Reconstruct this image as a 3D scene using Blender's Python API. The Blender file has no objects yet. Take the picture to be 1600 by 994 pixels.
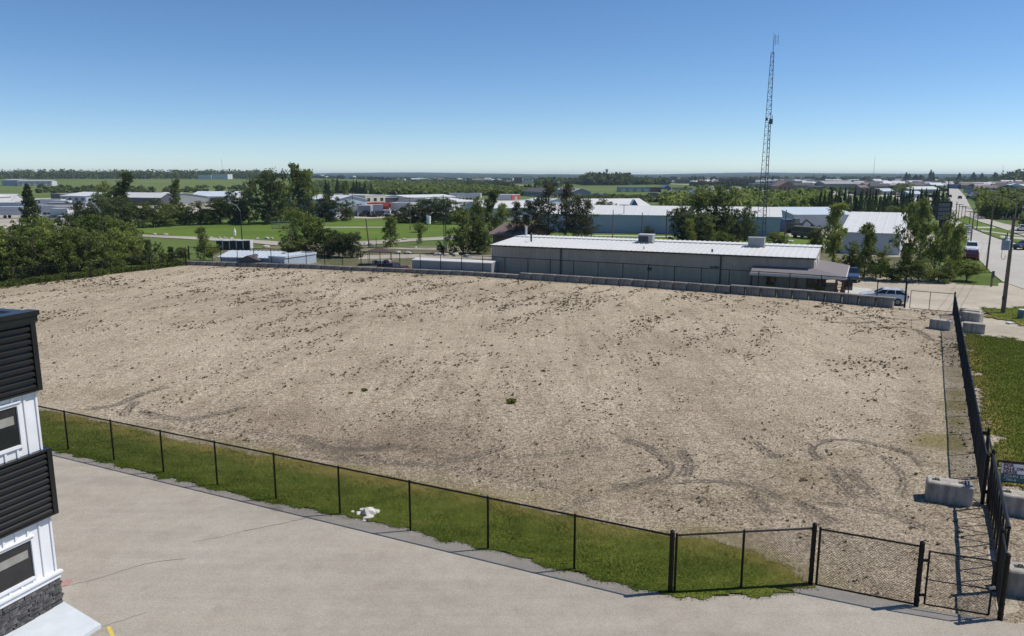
import bpy, math, random
import numpy as np
from mathutils import Vector, Matrix, noise
random.seed(7); rng = np.random.default_rng(7)
S = bpy.context.scene
COL = S.collection
R = math.radians

# ---------------------------------------------------------------- camera
F, CX, CY, YH, CAMZ = 1200.0, 800.0, 497.0, 274.0, 12.0      # focal length and centre in photo pixels, horizon row
PITCH = math.atan((CY - YH) / F)
SP, CP = math.sin(PITCH), math.cos(PITCH)
cam = bpy.data.cameras.new('camera'); cam.lens = 27; cam.sensor_width = 36
cam.clip_start = 0.1; cam.clip_end = 40000
co = bpy.data.objects.new('camera', cam); COL.objects.link(co)
co.location = (0, 0, CAMZ); co.rotation_euler = (math.pi/2 - PITCH, 0, 0)
S.camera = co

# ---------------------------------------------------------------- light
SUN_EL, SUN_AZ = 54.5, 79.4           # azimuth clockwise from +Y
w = bpy.data.worlds.new('World'); S.world = w; w.use_nodes = True
nt = w.node_tree; nt.nodes.clear()
sky = nt.nodes.new('ShaderNodeTexSky'); sky.sky_type = 'NISHITA'; sky.sun_disc = False
sky.sun_elevation = R(SUN_EL); sky.sun_rotation = R(SUN_AZ)
sky.altitude = 1400; sky.air_density = 0.8; sky.dust_density = 0.0; sky.ozone_density = 4.0
bg = nt.nodes.new('ShaderNodeBackground'); bg.inputs[1].default_value = 0.12
out = nt.nodes.new('ShaderNodeOutputWorld')
hs_ = nt.nodes.new('ShaderNodeHueSaturation'); hs_.inputs['Saturation'].default_value = 1.12
nt.links.new(sky.outputs[0], hs_.inputs['Color']); nt.links.new(hs_.outputs[0], bg.inputs[0]); nt.links.new(bg.outputs[0], out.inputs[0])
sl = bpy.data.lights.new('sun', 'SUN'); sl.energy = 4.8; sl.angle = R(0.5); sl.color = (1, 0.945, 0.86)
so = bpy.data.objects.new('sun', sl); COL.objects.link(so)
sd = Vector((math.sin(R(SUN_AZ))*math.cos(R(SUN_EL)), math.cos(R(SUN_AZ))*math.cos(R(SUN_EL)), math.sin(R(SUN_EL))))
so.rotation_euler = sd.to_track_quat('Z', 'Y').to_euler()
S.view_settings.view_transform = 'Standard'; S.view_settings.look = 'None'
S.view_settings.exposure = 0.0; S.view_settings.gamma = 1
S.render.engine = 'CYCLES'
S.cycles.max_bounces = 6; S.cycles.diffuse_bounces = 3; S.cycles.glossy_bounces = 2
S.cycles.transparent_max_bounces = 8; S.cycles.volume_bounces = 0

# ---------------------------------------------------------------- where things stand
def P(x, y, z=0.0):
    """ground point seen at photo pixel x, y"""
    v = y - CY
    t = (CAMZ - z) / (F*SP + v*CP)
    return Vector(((x-CX)*t, (F*CP - v*SP)*t, z))
def ZAT(Y, y):
    v = y - CY
    return CAMZ - Y*(F*SP + v*CP)/(F*CP - v*SP)
def XAT(Y, x, y):
    v = y - CY
    return (x-CX)*Y/(F*CP - v*SP)
def terrain(x, y):
    d = math.hypot(x, y); az = math.degrees(math.atan2(x, y))
    s = min(1, max(0, (d-450)/800)); s = s*s*(3-2*s)
    l = min(1, max(0, (-4-az)/12)); l = l*l*(3-2*l)
    r = min(1, max(0, (az-31.2)/4)); r = r*r*(3-2*r)
    return 6.5*s*l + 5*s*r

# ---------------------------------------------------------------- materials
MATS = {}
def nodes(name):
    m = bpy.data.materials.new(name); m.use_nodes = True
    t = m.node_tree; b = t.nodes['Principled BSDF']
    return m, t, b
def nz(t, scale, detail=4, rough=0.6, vec=None):
    n = t.nodes.new('ShaderNodeTexNoise'); n.inputs['Scale'].default_value = scale
    n.inputs['Detail'].default_value = detail; n.inputs['Roughness'].default_value = rough
    if vec is not None: t.links.new(vec, n.inputs['Vector'])
    return n.outputs['Fac']
def ramp(t, fac, stops):
    r = t.nodes.new('ShaderNodeValToRGB'); e = r.color_ramp.elements
    while len(e) < len(stops): e.new(0.5)
    for q, (p, c) in zip(e, stops):
        q.position = p; q.color = (*c, 1) if len(c) == 3 else c
    t.links.new(fac, r.inputs[0]); return r.outputs[0]
def mixc(t, fac, a, b, mode='MIX'):
    n = t.nodes.new('ShaderNodeMix'); n.data_type = 'RGBA'; n.blend_type = mode
    for s, v in ((0, fac), (6, a), (7, b)):
        if isinstance(v, (int, float)): n.inputs[s].default_value = v
        elif isinstance(v, tuple): n.inputs[s].default_value = (*v, 1) if len(v) == 3 else v
        else: t.links.new(v, n.inputs[s])
    return n.outputs[2]
def mth(t, op, a, b=None):
    n = t.nodes.new('ShaderNodeMath'); n.operation = op
    for s, v in ((0, a), (1, b)):
        if v is None: continue
        if isinstance(v, (int, float)): n.inputs[s].default_value = v
        else: t.links.new(v, n.inputs[s])
    return n.outputs[0]
def coords(t):
    g = t.nodes.new('ShaderNodeNewGeometry'); return g.outputs['Position']
def objc(t):
    g = t.nodes.new('ShaderNodeTexCoord'); return g.outputs['Object']
def bump(t, b, h, strength=0.4, dist=0.02):
    n = t.nodes.new('ShaderNodeBump'); n.inputs['Strength'].default_value = strength
    n.inputs['Distance'].default_value = dist; t.links.new(h, n.inputs['Height'])
    t.links.new(n.outputs[0], b.inputs['Normal'])
def mat(name, c, rough=0.7, metal=0.0, var=0.18, scale=3.0, spec=0.3, bmp=0.0):
    if name in MATS: return MATS[name]
    m, t, b = nodes(name)
    f = nz(t, scale, 5, 0.65, objc(t))
    lo = tuple(v*(1-var) for v in c); hi = tuple(min(1, v*(1+var)) for v in c)
    col = ramp(t, f, [(0.3, lo), (0.7, hi)])
    oi = t.nodes.new('ShaderNodeObjectInfo')
    k = mth(t, 'ADD', mth(t, 'MULTIPLY', oi.outputs['Random'], var*0.6), 1-var*0.3)
    cc = t.nodes.new('ShaderNodeCombineColor')
    for i in range(3): t.links.new(k, cc.inputs[i])
    t.links.new(mixc(t, 1.0, col, cc.outputs[0], 'MULTIPLY'), b.inputs['Base Color'])
    b.inputs['Roughness'].default_value = rough; b.inputs['Metallic'].default_value = metal
    b.inputs['Specular IOR Level'].default_value = spec
    if bmp: bump(t, b, f, bmp)
    MATS[name] = m; return m
def streaky(m, amt=.25, sx=1.6, sz=.12):
    t = m.node_tree; b = t.nodes['Principled BSDF']; src = b.inputs['Base Color'].links[0].from_socket
    mp = t.nodes.new('ShaderNodeMapping'); mp.inputs['Scale'].default_value = (sx, sx, sz); t.links.new(objc(t), mp.inputs[0])
    f = nz(t, 1.5, 5, .65, mp.outputs[0]); k = ramp(t, f, [(.34, (1-amt, 1-amt*1.05, 1-amt*1.15)), (.55, (1, 1, 1)), (.7, (1+amt*.3,)*3)])
    t.links.new(mixc(t, 1.0, src, k, 'MULTIPLY'), b.inputs['Base Color']); return m
def leafmat(name, dark, light, trans=0.25):
    m, t, b = nodes(name)
    g = t.nodes.new('ShaderNodeNewGeometry')
    oi = t.nodes.new('ShaderNodeObjectInfo')
    f1 = nz(t, 0.55, 2, 0.5, coords(t))
    k = mth(t, 'ADD', mth(t, 'MULTIPLY', g.outputs['Random Per Island'], 0.55), mth(t, 'MULTIPLY', f1, 0.5))
    k = mth(t, 'ADD', k, mth(t, 'MULTIPLY', mth(t, 'SUBTRACT', oi.outputs['Random'], 0.5), 0.6))
    col = ramp(t, k, [(0.15, dark), (0.9, light)])
    t.links.new(col, b.inputs['Base Color']); b.inputs['Roughness'].default_value = 0.75
    b.inputs['Specular IOR Level'].default_value = 0.1
    tr = t.nodes.new('ShaderNodeBsdfTranslucent'); t.links.new(col, tr.inputs[0])
    mx = t.nodes.new('ShaderNodeMixShader'); mx.inputs[0].default_value = trans
    t.links.new(b.outputs[0], mx.inputs[1]); t.links.new(tr.outputs[0], mx.inputs[2])
    t.links.new(mx.outputs[0], t.nodes['Material Output'].inputs[0])
    MATS[name] = m; return m
L_GREEN = leafmat('leaf_green', (0.055, 0.080, 0.022), (0.25, 0.29, 0.085), .42)
L_ASPEN = leafmat('leaf_aspen', (0.08, 0.115, 0.025), (0.28, 0.33, 0.085), .4)
L_DARK = leafmat('leaf_dark', (0.034, 0.050, 0.020), (0.15, 0.185, 0.068), 0.35)
L_PINE = leafmat('leaf_pine', (0.045, 0.052, 0.025), (0.14, 0.14, 0.06), 0.28)
L_YEL = leafmat('leaf_yellow', (0.09, 0.12, 0.025), (0.30, 0.34, 0.085), .42)
L_WEED = leafmat('weed_leaf', (0.12, 0.10, 0.06), (0.26, 0.22, 0.13), 0.25)
L_TUFT = leafmat('tuft_leaf', (0.09, 0.105, 0.02), (0.27, 0.26, 0.07), 0.35)
BARK = mat('bark', (0.10, 0.08, 0.06), 0.9, var=0.35)
BLK = mat('black_coated_steel', (0.005, 0.005, 0.005), 0.5, var=0.1, spec=0.25)
CONC = mat('concrete', (0.37, 0.345, 0.31), 0.9, var=0.22, scale=2.2, bmp=0.2)
WOOD = mat('weathered_wood', (0.16, 0.12, 0.09), 0.9, var=0.3, scale=6)
GALV = mat('galvanised_steel', (0.30, 0.31, 0.33), 0.45, 0.6, var=0.15)
DKMETAL = mat('dark_metal', (0.05, 0.055, 0.06), 0.5, 0.3)
GLASS = mat('dark_glass', (0.02, 0.022, 0.026), 0.05, var=0.2, spec=0.8)
WHITE = mat('white_paint', (0.78, 0.78, 0.76), 0.5, var=0.05)

# ---------------------------------------------------------------- mesh helpers
def tag(o, label=None, cat=None, group=None, kind=None):
    if label: o['label'] = label
    if cat: o['category'] = cat
    if group: o['group'] = group
    if kind: o['kind'] = kind
    return o
def empty(name, loc=(0, 0, 0), rz=0.0):
    o = bpy.data.objects.new(name, None); COL.objects.link(o)
    o.location = loc; o.rotation_euler = (0, 0, rz); o.empty_display_size = 0.2
    return o
class MB:
    def __init__(s): s.v = []; s.f = []; s.m = []
    def add(s, vs, fs, mi=0):
        n = len(s.v); s.v += [tuple(v) for v in vs]
        s.f += [tuple(n+i for i in f) for f in fs]; s.m += [mi]*len(fs); return s
    def box(s, c, d, rz=0.0, mi=0, taper=1.0, M=None):
        x, y, z = (k/2 for k in d)
        vs = [Vector((a*x*(taper if q > 0 else 1), b*y*(taper if q > 0 else 1), q*z)) for q in (-1, 1) for b in (-1, 1) for a in (-1, 1)]
        Rm = Matrix.Rotation(rz, 3, 'Z') if M is None else M
        vs = [Rm @ v + Vector(c) for v in vs]
        return s.add(vs, [(0, 2, 3, 1), (4, 5, 7, 6), (0, 1, 5, 4), (2, 6, 7, 3), (0, 4, 6, 2), (1, 3, 7, 5)], mi)
    def tube(s, a, b, r0, r1=None, n=8, mi=0, cap=True):
        a = Vector(a); b = Vector(b); r1 = r0 if r1 is None else r1
        d = (b-a).normalized(); u = d.orthogonal().normalized(); w_ = d.cross(u)
        vs = [p + (u*math.cos(2*math.pi*i/n) + w_*math.sin(2*math.pi*i/n))*r for p, r in ((a, r0), (b, r1)) for i in range(n)]
        fs = [(i, (i+1) % n, n+(i+1) % n, n+i) for i in range(n)]
        if cap: fs += [tuple(range(n-1, -1, -1)), tuple(range(n, 2*n))]
        return s.add(vs, fs, mi)
    def path(s, pts, r, n=6, mi=0):
        for a, b in zip(pts, pts[1:]): s.tube(a, b, r, n=n, mi=mi)
        return s
    def prism(s, poly, h0, h1, mi=0):
        n = len(poly)
        a = sum(poly[i][0]*poly[(i+1) % n][1]-poly[(i+1) % n][0]*poly[i][1] for i in range(n))
        if a < 0: poly = poly[::-1]
        vs = [(p[0], p[1], h0) for p in poly] + [(p[0], p[1], h1) for p in poly]
        fs = [tuple(range(n-1, -1, -1)), tuple(range(n, 2*n))] + [(i, (i+1) % n, n+(i+1) % n, n+i) for i in range(n)]
        return s.add(vs, fs, mi)
    def build(s, name, mats, parent=None, smooth=False, loc=None, rz=0.0):
        me = bpy.data.meshes.new(name); me.from_pydata(s.v, [], s.f)
        for m in (mats if isinstance(mats, (list, tuple)) else [mats]): me.materials.append(m)
        if any(s.m): me.polygons.foreach_set('material_index', s.m)
        if smooth: me.polygons.foreach_set('use_smooth', [True]*len(s.f))
        me.update()
        return link(name, me, parent, loc, rz)
def link(name, me, parent=None, loc=None, rz=0.0):
    o = bpy.data.objects.new(name, me); COL.objects.link(o)
    if parent is not None: o.parent = parent
    if loc is not None: o.location = loc
    if rz: o.rotation_euler = (0, 0, rz)
    return o
def bulk(name, V, Fq, m, parent=None):
    """fast mesh from arrays: V (n,3), faces (k,3|4)"""
    V = np.asarray(V, dtype=np.float32); Fq = np.asarray(Fq, dtype=np.int32); k = Fq.shape[1]
    me = bpy.data.meshes.new(name); me.vertices.add(len(V)); me.vertices.foreach_set('co', V.ravel())
    me.loops.add(Fq.size); me.loops.foreach_set('vertex_index', Fq.ravel())
    me.polygons.add(len(Fq)); me.polygons.foreach_set('loop_start', np.arange(0, Fq.size, k, dtype=np.int32))
    me.materials.append(m); me.update(); me.validate()
    return link(name, me, parent)
def copy_tree(o, parent=None):
    c = o.copy(); COL.objects.link(c); c.parent = parent
    for ch in o.children: copy_tree(ch, c)
    return c
def sheet(name, pts, z, m, kind='structure', world=False, jit=0.0, step=None):
    """a flat patch of ground; pts are photo pixels on the ground (or world points)"""
    w_ = [Vector((p[0], p[1], 0)) if world else P(*p) for p in pts]
    if jit:
        res = []
        for a, b in zip(w_, w_[1:]+w_[:1]):
            n = max(1, min(60, int((b-a).length/step)))
            for i in range(n):
                q = a.lerp(b, i/n)
                k = jit*(noise.noise(q*0.9/step)+0.6*noise.noise(q*2.7/step))
                d = (b-a).normalized(); res.append(q + Vector((-d.y, d.x, 0))*k)
        w_ = res
    me = bpy.data.meshes.new(name)
    me.from_pydata([(p.x, p.y, z) for p in w_], [], [tuple(range(len(w_)))])
    me.materials.append(m); me.update()
    if me.polygons[0].normal.z < 0: me.flip_normals()
    o = link(name, me); o['kind'] = kind; return o

# ---------------------------------------------------------------- ground materials
def ground_mat(name, stops, s1, s2, s3=None, rough=0.95, bstr=0.5, bdist=0.03, speck=0.0, speck_scale=20, stretch=None):
    m, t, b = nodes(name); p = coords(t)
    if stretch:
        mp = t.nodes.new('ShaderNodeMapping'); mp.inputs['Rotation'].default_value = (0, 0, R(stretch[0]))
        mp.inputs['Scale'].default_value = (stretch[1], stretch[2], 1); t.links.new(p, mp.inputs[0]); p2 = mp.outputs[0]
    else: p2 = p
    a = nz(t, s1, 6, 0.62, p2); c = nz(t, s2, 5, 0.7, p)
    f = mth(t, 'ADD', mth(t, 'MULTIPLY', a, 0.62), mth(t, 'MULTIPLY', c, 0.38))
    col = ramp(t, f, stops)
    if speck:
        q = nz(t, speck_scale, 2, 0.5, p)
        k = ramp(t, q, [(0.36, (1-speck,)*3), (0.64, (1+speck,)*3)])
        col = mixc(t, 1.0, col, k, 'MULTIPLY')
    t.links.new(col, b.inputs['Base Color']); b.inputs['Roughness'].default_value = rough
    b.inputs['Specular IOR Level'].default_value = 0.08
    if bstr: bump(t, b, c, bstr, bdist)
    return m
M_FIELD = ground_mat('field_ground', [(0.3, (0.060, 0.090, 0.024)), (0.46, (0.095, 0.14, 0.035)), (0.58, (0.13, 0.16, 0.055)), (0.70, (0.19, 0.18, 0.10))], 0.004, 0.03, bstr=0)
M_GRASS = ground_mat('grass_ground', [(0.3, (0.05, 0.075, 0.016)), (0.5, (0.085, 0.125, 0.024)), (0.64, (0.13, 0.16, 0.038)), (0.75, (0.21, 0.20, 0.09))], 0.12, 2.2, speck=0.25, speck_scale=9)
M_LAWN = ground_mat('bright_lawn', [(0.35, (0.075, 0.12, 0.022)), (0.55, (0.11, 0.165, 0.03)), (0.7, (0.15, 0.19, 0.045))], 0.05, 0.6, bstr=0.2)
M_SCRUB = ground_mat('scrub_ground', [(0.35, (0.075, 0.085, 0.035)), (0.5, (0.13, 0.125, 0.07)), (0.65, (0.22, 0.20, 0.14))], 0.15, 1.2, speck=0.2, speck_scale=3)
M_YARD = ground_mat('yard_gravel', [(0.35, (0.25, 0.225, 0.18)), (0.5, (0.36, 0.33, 0.28)), (0.65, (0.43, 0.40, 0.34))], 0.05, 0.8, bstr=0.3)
M_DRIVE = ground_mat('drive_gravel', [(0.3, (0.27, 0.235, 0.18)), (0.5, (0.40, 0.355, 0.285)), (0.66, (0.47, 0.43, 0.35))], 0.18, 2.5, speck=0.2, speck_scale=12)
M_ROAD = ground_mat('road_asphalt', [(0.3, (0.34, 0.325, 0.295)), (0.5, (0.415, 0.395, 0.36)), (0.66, (0.47, 0.45, 0.41))], 0.06, 1.0, bstr=0.1, stretch=(28, 1, .25))
M_PAD = mat('pale_concrete_pad', (0.50, 0.50, 0.47), 0.85, var=0.07)

# ---------------------------------------------------------------- the setting: ground, hills
def make_ground():
    rad = [0] + list(np.geomspace(6, 9000, 70)); na = 128
    V = [(0, 0, -0.06)]; Fq = []
    for r in rad[1:]:
        for k in range(na):
            a = 2*math.pi*k/na; x, y = r*math.sin(a), r*math.cos(a)
            V.append((x, y, terrain(x, y) - (0.06 if r > 160 else 0.06)))
    Ft = []
    for k in range(na): Ft.append((0, 1+(k+1) % na, 1+k))
    for i in range(len(rad)-2):
        for k in range(na):
            a = 1+i*na+k; b = 1+i*na+(k+1) % na
            Ft.append((a, b, b+na, a+na))
    mb = MB(); mb.v = V; mb.f = Ft; mb.m = [0]*len(Ft)
    o = mb.build('ground', M_FIELD, smooth=True); o['kind'] = 'structure'
make_ground()
M_HILL = ground_mat('forested_hill', [(0.35, (0.018, 0.032, 0.016)), (0.55, (0.035, 0.055, 0.022)), (0.7, (0.055, 0.08, 0.03))], 0.004, 0.02, bstr=0)
def hills(r0, r1, hfun, seed):
    V = []; n = 260; rows = 7
    for j in range(rows):
        f = j/(rows-1); r = r0 + (r1-r0)*f
        for i in range(n):
            a = R(-75 + 150*i/(n-1))
            h = hfun(math.degrees(a))*math.sin(math.pi*min(1, f*1.0)*0.5) + (1.2*noise.noise(Vector((i*0.9, j*2.1, seed))) if j else 0)
            V.append((r*math.sin(a), r*math.cos(a), (h if j else -2)))
    Fq = [(j*n+i, j*n+i+1, (j+1)*n+i+1, (j+1)*n+i) for j in range(rows-1) for i in range(n-1)]
    mb = MB(); mb.v = V; mb.f = Fq; mb.m = [0]*len(Fq)
    o = mb.build('hills', M_HILL, smooth=True); o['kind'] = 'structure'
def hf1(a):
    base = 13 + 5*noise.noise(Vector((a*0.11, 3, 1))) + 2*noise.noise(Vector((a*0.5, 5, 1)))
    return base
def hf2(a):
    b = 22 + 7*noise.noise(Vector((a*0.07, 9, 4))) + 2.5*noise.noise(Vector((a*0.35, 2, 8)))
    b += 8*math.exp(-((a+8)/7)**2) + 9*math.exp(-((a-17)/3.5)**2)
    return b
hills(3600, 4300, hf1, 2.0); hills(5200, 6100, hf2, 7.0)

# ---------------------------------------------------------------- the gravel lot
WALLPX = [(290, 414.5), (500, 420.5), (740, 431.5), (820, 437), (1000, 448.5), (1272, 469.5), (1412, 483)]
WALL = [P(*p) for p in WALLPX]
FR = P(1562, 970)                                   # corner post, near right
RDIR = (P(1489, 491) - FR).normalized()
LEFT = [P(*p) for p in [(291, 415.5), (262, 418.5), (235, 422), (206, 425.5), (174, 429.5), (142, 434), (108, 437.5), (72, 441.5), (35, 446.5)]]
ldir = (LEFT[-1]-LEFT[-2]).normalized()
for k in range(7): LEFT.append(LEFT[-1] + ldir*3.6)
GRASS_FAR = [(100, 650), (194, 668), (284, 690), (412, 714), (500, 729), (600, 747), (700, 766), (800, 788), (912, 815), (1047, 838), (1110, 845), (1161, 860), (1223, 882), (1252, 903), (1264, 917)]
PAVE = [(-60, 672), (70, 702), (200, 733), (400, 782), (478, 797), (570, 811), (682, 841), (797, 868), (950, 911), (1048, 930), (1090, 937), (1203, 930), (1268, 918), (1350, 934), (1432, 950), (1564, 975), (1720, 1004)]
def project(X, Y):
    fw = Y*CP + CAMZ*SP; dn = CAMZ*CP - Y*SP
    return CX + F*X/fw, CY + F*dn/fw
def in_poly(X, Y, poly):
    ins = np.zeros(X.shape, bool); n = len(poly)
    for i in range(n):
        x0, y0 = poly[i]; x1, y1 = poly[(i+1) % n]
        c = ((y0 > Y) != (y1 > Y)) & (X < (x1-x0)*(Y-y0)/((y1-y0) or 1e-9) + x0)
        ins ^= c
    return ins
def seg_dist(X, Y, pts):
    d = np.full(X.shape, 1e9)
    for a, b in zip(pts, pts[1:]):
        vx, vy = b[0]-a[0], b[1]-a[1]; L = vx*vx+vy*vy+1e-9
        t = np.clip(((X-a[0])*vx+(Y-a[1])*vy)/L, 0, 1)
        d = np.minimum(d, np.hypot(X-a[0]-t*vx, Y-a[1]-t*vy))
    return d
def vnoise(X, Y, s, seed):
    r = np.random.default_rng(seed).random((256, 256)); x = X/s+1000.0; y = Y/s+1000.0
    xi = np.floor(x).astype(int); yi = np.floor(y).astype(int); fx = x-xi; fy = y-yi
    fx = fx*fx*(3-2*fx); fy = fy*fy*(3-2*fy); g = lambda a, b: r[a % 256, b % 256]
    return (g(xi, yi)*(1-fx)+g(xi+1, yi)*fx)*(1-fy) + (g(xi, yi+1)*(1-fx)+g(xi+1, yi+1)*fx)*fy
def smooth_path(px, n=8):
    p = [P(*q) for q in px]; res = []
    for i in range(len(p)-1):
        a = p[max(i-1, 0)]; b = p[i]; c = p[i+1]; d = p[min(i+2, len(p)-1)]
        for k in range(n):
            t = k/n
            q = 0.5*((2*b)+(c-a)*t+(2*a-5*b+4*c-d)*t*t+(3*b-a-3*c+d)*t**3)
            res.append((q.x, q.y))
    res.append((p[-1].x, p[-1].y)); return res
TRACKS = [([(959, 761), (1000, 755), (1034, 744), (1044, 728), (1028, 709), (1000, 695), (975, 689)], .32, .9),
 ([(1064, 704), (1075, 725), (1069, 744)], .3, .8),
 ([(1441, 728), (1419, 709), (1375, 697), (1328, 689), (1291, 689), (1272, 697), (1270, 709), (1281, 719)], .24, 1.0),
 ([(1031, 756), (1109, 753), (1175, 762), (1178, 775), (1194, 794), (1202, 802)], .2, .8),
 ([(1175, 762), (1200, 770), (1219, 781)], .2, .7), ([(1247, 787), (1272, 800), (1300, 816)], .3, .9),
 ([(1294, 731), (1312, 756), (1334, 778)], .35, .6), ([(1325, 734), (1344, 756), (1375, 781)], .35, .6),
 ([(1295, 504), (1341, 506), (1362, 502)], .3, .7), ([(1375, 512), (1409, 512), (1433, 516), (1455, 532)], .3, .8),
 ([(1176, 690), (1190, 702), (1215, 716)], .35, .7), ([(1280, 785), (1330, 790), (1400, 808), (1440, 826)], .3, .5),
 ([(131, 640), (178, 634), (225, 615), (262, 604)], .3, .7), ([(194, 650), (200, 640), (212, 628)], .4, .7),
 ([(219, 643), (287, 656), (344, 647), (380, 636)], .3, .6), ([(470, 686), (505, 698), (541, 704), (583, 702), (615, 696)], .35, .9),
 ([(225, 662), (330, 682), (450, 700), (600, 720), (760, 742), (900, 770)], .3, .3), ([(240, 654), (340, 668), (470, 684), (620, 700), (780, 716), (950, 700)], .3, .28), ([(1340, 700), (1380, 716), (1410, 745), (1405, 775)], .28, .45),
 ([(505, 716), (600, 725), (700, 722), (790, 700)], .3, .35), ([(880, 800), (940, 770), (1040, 772), (1130, 790)], .3, .35),
 ([(1300, 478), (1340, 492), (1420, 500), (1450, 498)], .3, .6)]
def lot():
    poly = [(p.x, p.y) for p in WALL] + [(lambda q: (q.x, q.y))(P(1489, 488))]
    poly += [(FR.x+6.0, FR.y+3.0), (FR.x+3.5, FR.y-2.3), (FR.x, FR.y-.3)]
    for p in PAVE[-3::-1]: q = P(*p); poly.append((q.x, q.y+0.0))
    poly += [(-40, 40)] + [(p.x, p.y) for p in LEFT[::-1]]
    # keep the outline simple: the far corner of the gate side sweeps to the right fence
    global LOTZ
    x0, x1, y0, y1 = -84, 42, 17, 105; h = 0.2
    xs = np.arange(x0, x1, h); ys = np.arange(y0, y1, h)
    X, Y = np.meshgrid(xs, ys)
    px, py = project(X, Y)
    Z = 0.035*(vnoise(X, Y, 1.1, 1)-.5) + 0.05*(vnoise(X, Y, 3.5, 2)-.5) + 0.03*(vnoise(X, Y, .45, 3)-.5)
    track = np.zeros_like(X)
    for pts, wd, st in TRACKS:
        wd = max(wd, .28)
        d = seg_dist(X, Y, smooth_path(pts))
        k = np.exp(-(d/(wd*.8))**2)*st*.5*(0.5+0.8*vnoise(X, Y, 1.6, 5)); track = np.maximum(track, k)
        Z += -0.03*np.exp(-(d/wd)**2)*st + 0.02*np.exp(-((d-wd*1.5)/(wd*.6))**2)*st
    def ell(cx, cy, rx, ry, s=1.0): return s*np.exp(-(((px-cx)/rx)**2+((py-cy)/ry)**2))
    n1 = vnoise(X, Y, 4, 11); n2 = vnoise(X, Y, 1.3, 12)
    darkening = ell(650, 690, 230, 34, .9)+ell(420, 650, 160, 22, .6)+ell(820, 740, 180, 30, .6)+ell(1080, 790, 220, 30, .5)
    darkening += ell(1430, 640, 26, 90, .5)+ell(250, 470, 160, 8, .3)+ell(1290, 745, 130, 28, .35)+ell(1050, 620, 40, 30, .25)+ell(1100, 560, 40, 45, .25)
    wx = np.array([p.x for p in WALL]); wy = np.array([p.y for p in WALL])
    darkening += 0.9*np.exp(-(np.clip(np.interp(X, wx, wy)-Y, 0, 99)/1.2)**2)*(X > -44)  # gravel colour darker in a band along the foot of the block wall
    darkening += ell(560, 425, 350, 6, .0)
    darkening += .38*np.clip((py-600)/160, 0, 1)  # gravel colour gets darker towards the near end of the lot
    darkening = np.clip(darkening*(0.4+1.1*n1), 0, 1)
    gd = seg_dist(X, Y, [(lambda q: (q.x, q.y))(P(*p)) for p in GRASS_FAR])
    moss = 0.9*np.exp(-(gd/1.1)**2)*(n2 > .25) + ell(1495, 640, 22, 70, 1.0)+ell(1460, 692, 40, 14, .9)+ell(1455, 735, 40, 20, .35)
    moss += ell(1245, 735, 60, 14, .5)+ell(1100, 775, 150, 16, .45)+ell(980, 765, 60, 12, .5)+ell(850, 770, 80, 12, .4)+ell(830, 447, 60, 4, .35)+ell(1300, 880, 100, 22, .35)
    moss += ell(150, 618, 140, 14, .35)+ell(1360, 710, 60, 12, .35)+ell(640, 430, 90, 4, .3)
    moss = np.clip(moss*(0.2+1.3*n2*n1*1.6), 0, 1)
    LOTZ = (x0, y0, h, Z+.02)
    keep = in_poly(X, Y, poly)
    ny, nx = X.shape; kf = keep[:-1, :-1] | keep[1:, :-1] | keep[:-1, 1:] | keep[1:, 1:]
    jj, ii = np.nonzero(kf)
    a = jj*nx+ii; Fq = np.stack([a, a+1, a+nx+1, a+nx], 1)
    used = np.unique(Fq); idx = np.zeros(nx*ny, int); idx[used] = np.arange(len(used))
    V = np.stack([X.ravel(), Y.ravel(), Z.ravel()], 1)[used]
    Z0 = 0.02
    # sink rim cells so that neighbours' sheets cover the ragged border
    V[:, 2] += Z0
    m, t, b = nodes('lot_gravel'); p = coords(t)
    att = []
    for nm in ('track', 'darkening', 'moss'):
        q = t.nodes.new('ShaderNodeAttribute'); q.attribute_name = nm; att.append(q.outputs['Fac'])
    big = nz(t, 0.07, 5, 0.6, p); mid = nz(t, 0.9, 5, 0.7, p); fine = nz(t, 13, 2, 0.8, p); peb = nz(t, 4.2, 5, 0.9, p)
    mp = t.nodes.new('ShaderNodeMapping'); mp.inputs['Rotation'].default_value = (0, 0, R(28)); mp.inputs['Scale'].default_value = (1.1, .12, 1)
    t.links.new(p, mp.inputs[0]); strk = nz(t, 0.9, 4, 0.65, mp.outputs[0])
    f = mth(t, 'ADD', mth(t, 'ADD', mth(t, 'MULTIPLY', big, .4), mth(t, 'MULTIPLY', mid, .3)), mth(t, 'MULTIPLY', strk, .3))
    col = ramp(t, f, [(0.38, (0.25, 0.205, 0.148)), (0.5, (0.365, 0.306, 0.228)), (0.61, (0.445, 0.38, 0.290))])
    sp = mth(t, 'ADD', mth(t, 'MULTIPLY', fine, .55), mth(t, 'MULTIPLY', peb, .45))
    col = mixc(t, 1.0, col, ramp(t, sp, [(0.40, (.34, .32, .31)), (0.50, (.95, .95, .95)), (0.59, (1.75, 1.75, 1.77))]), 'MULTIPLY')
    dark_fac = mth(t, 'MULTIPLY', att[1], 0.75)
    col = mixc(t, dark_fac, col, mixc(t, 1.0, col, (.58, .55, .53), 'MULTIPLY'))
    col = mixc(t, mth(t, 'MULTIPLY', att[2], 0.75), col, mixc(t, sp, (.08, .07, .02), (.27, .23, .08)))
    trf = mth(t, 'MULTIPLY', att[0], ramp(t, nz(t, 5, 3, .6, p), [(.35, (.7,)*3), (.6, (1, 1, 1))]))
    col = mixc(t, mth(t, 'MINIMUM', trf, .95), col, mixc(t, 1.0, col, (.36, .34, .335), 'MULTIPLY'))
    t.links.new(col, b.inputs['Base Color']); b.inputs['Roughness'].default_value = 0.95; b.inputs['Specular IOR Level'].default_value = 0.05
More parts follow.
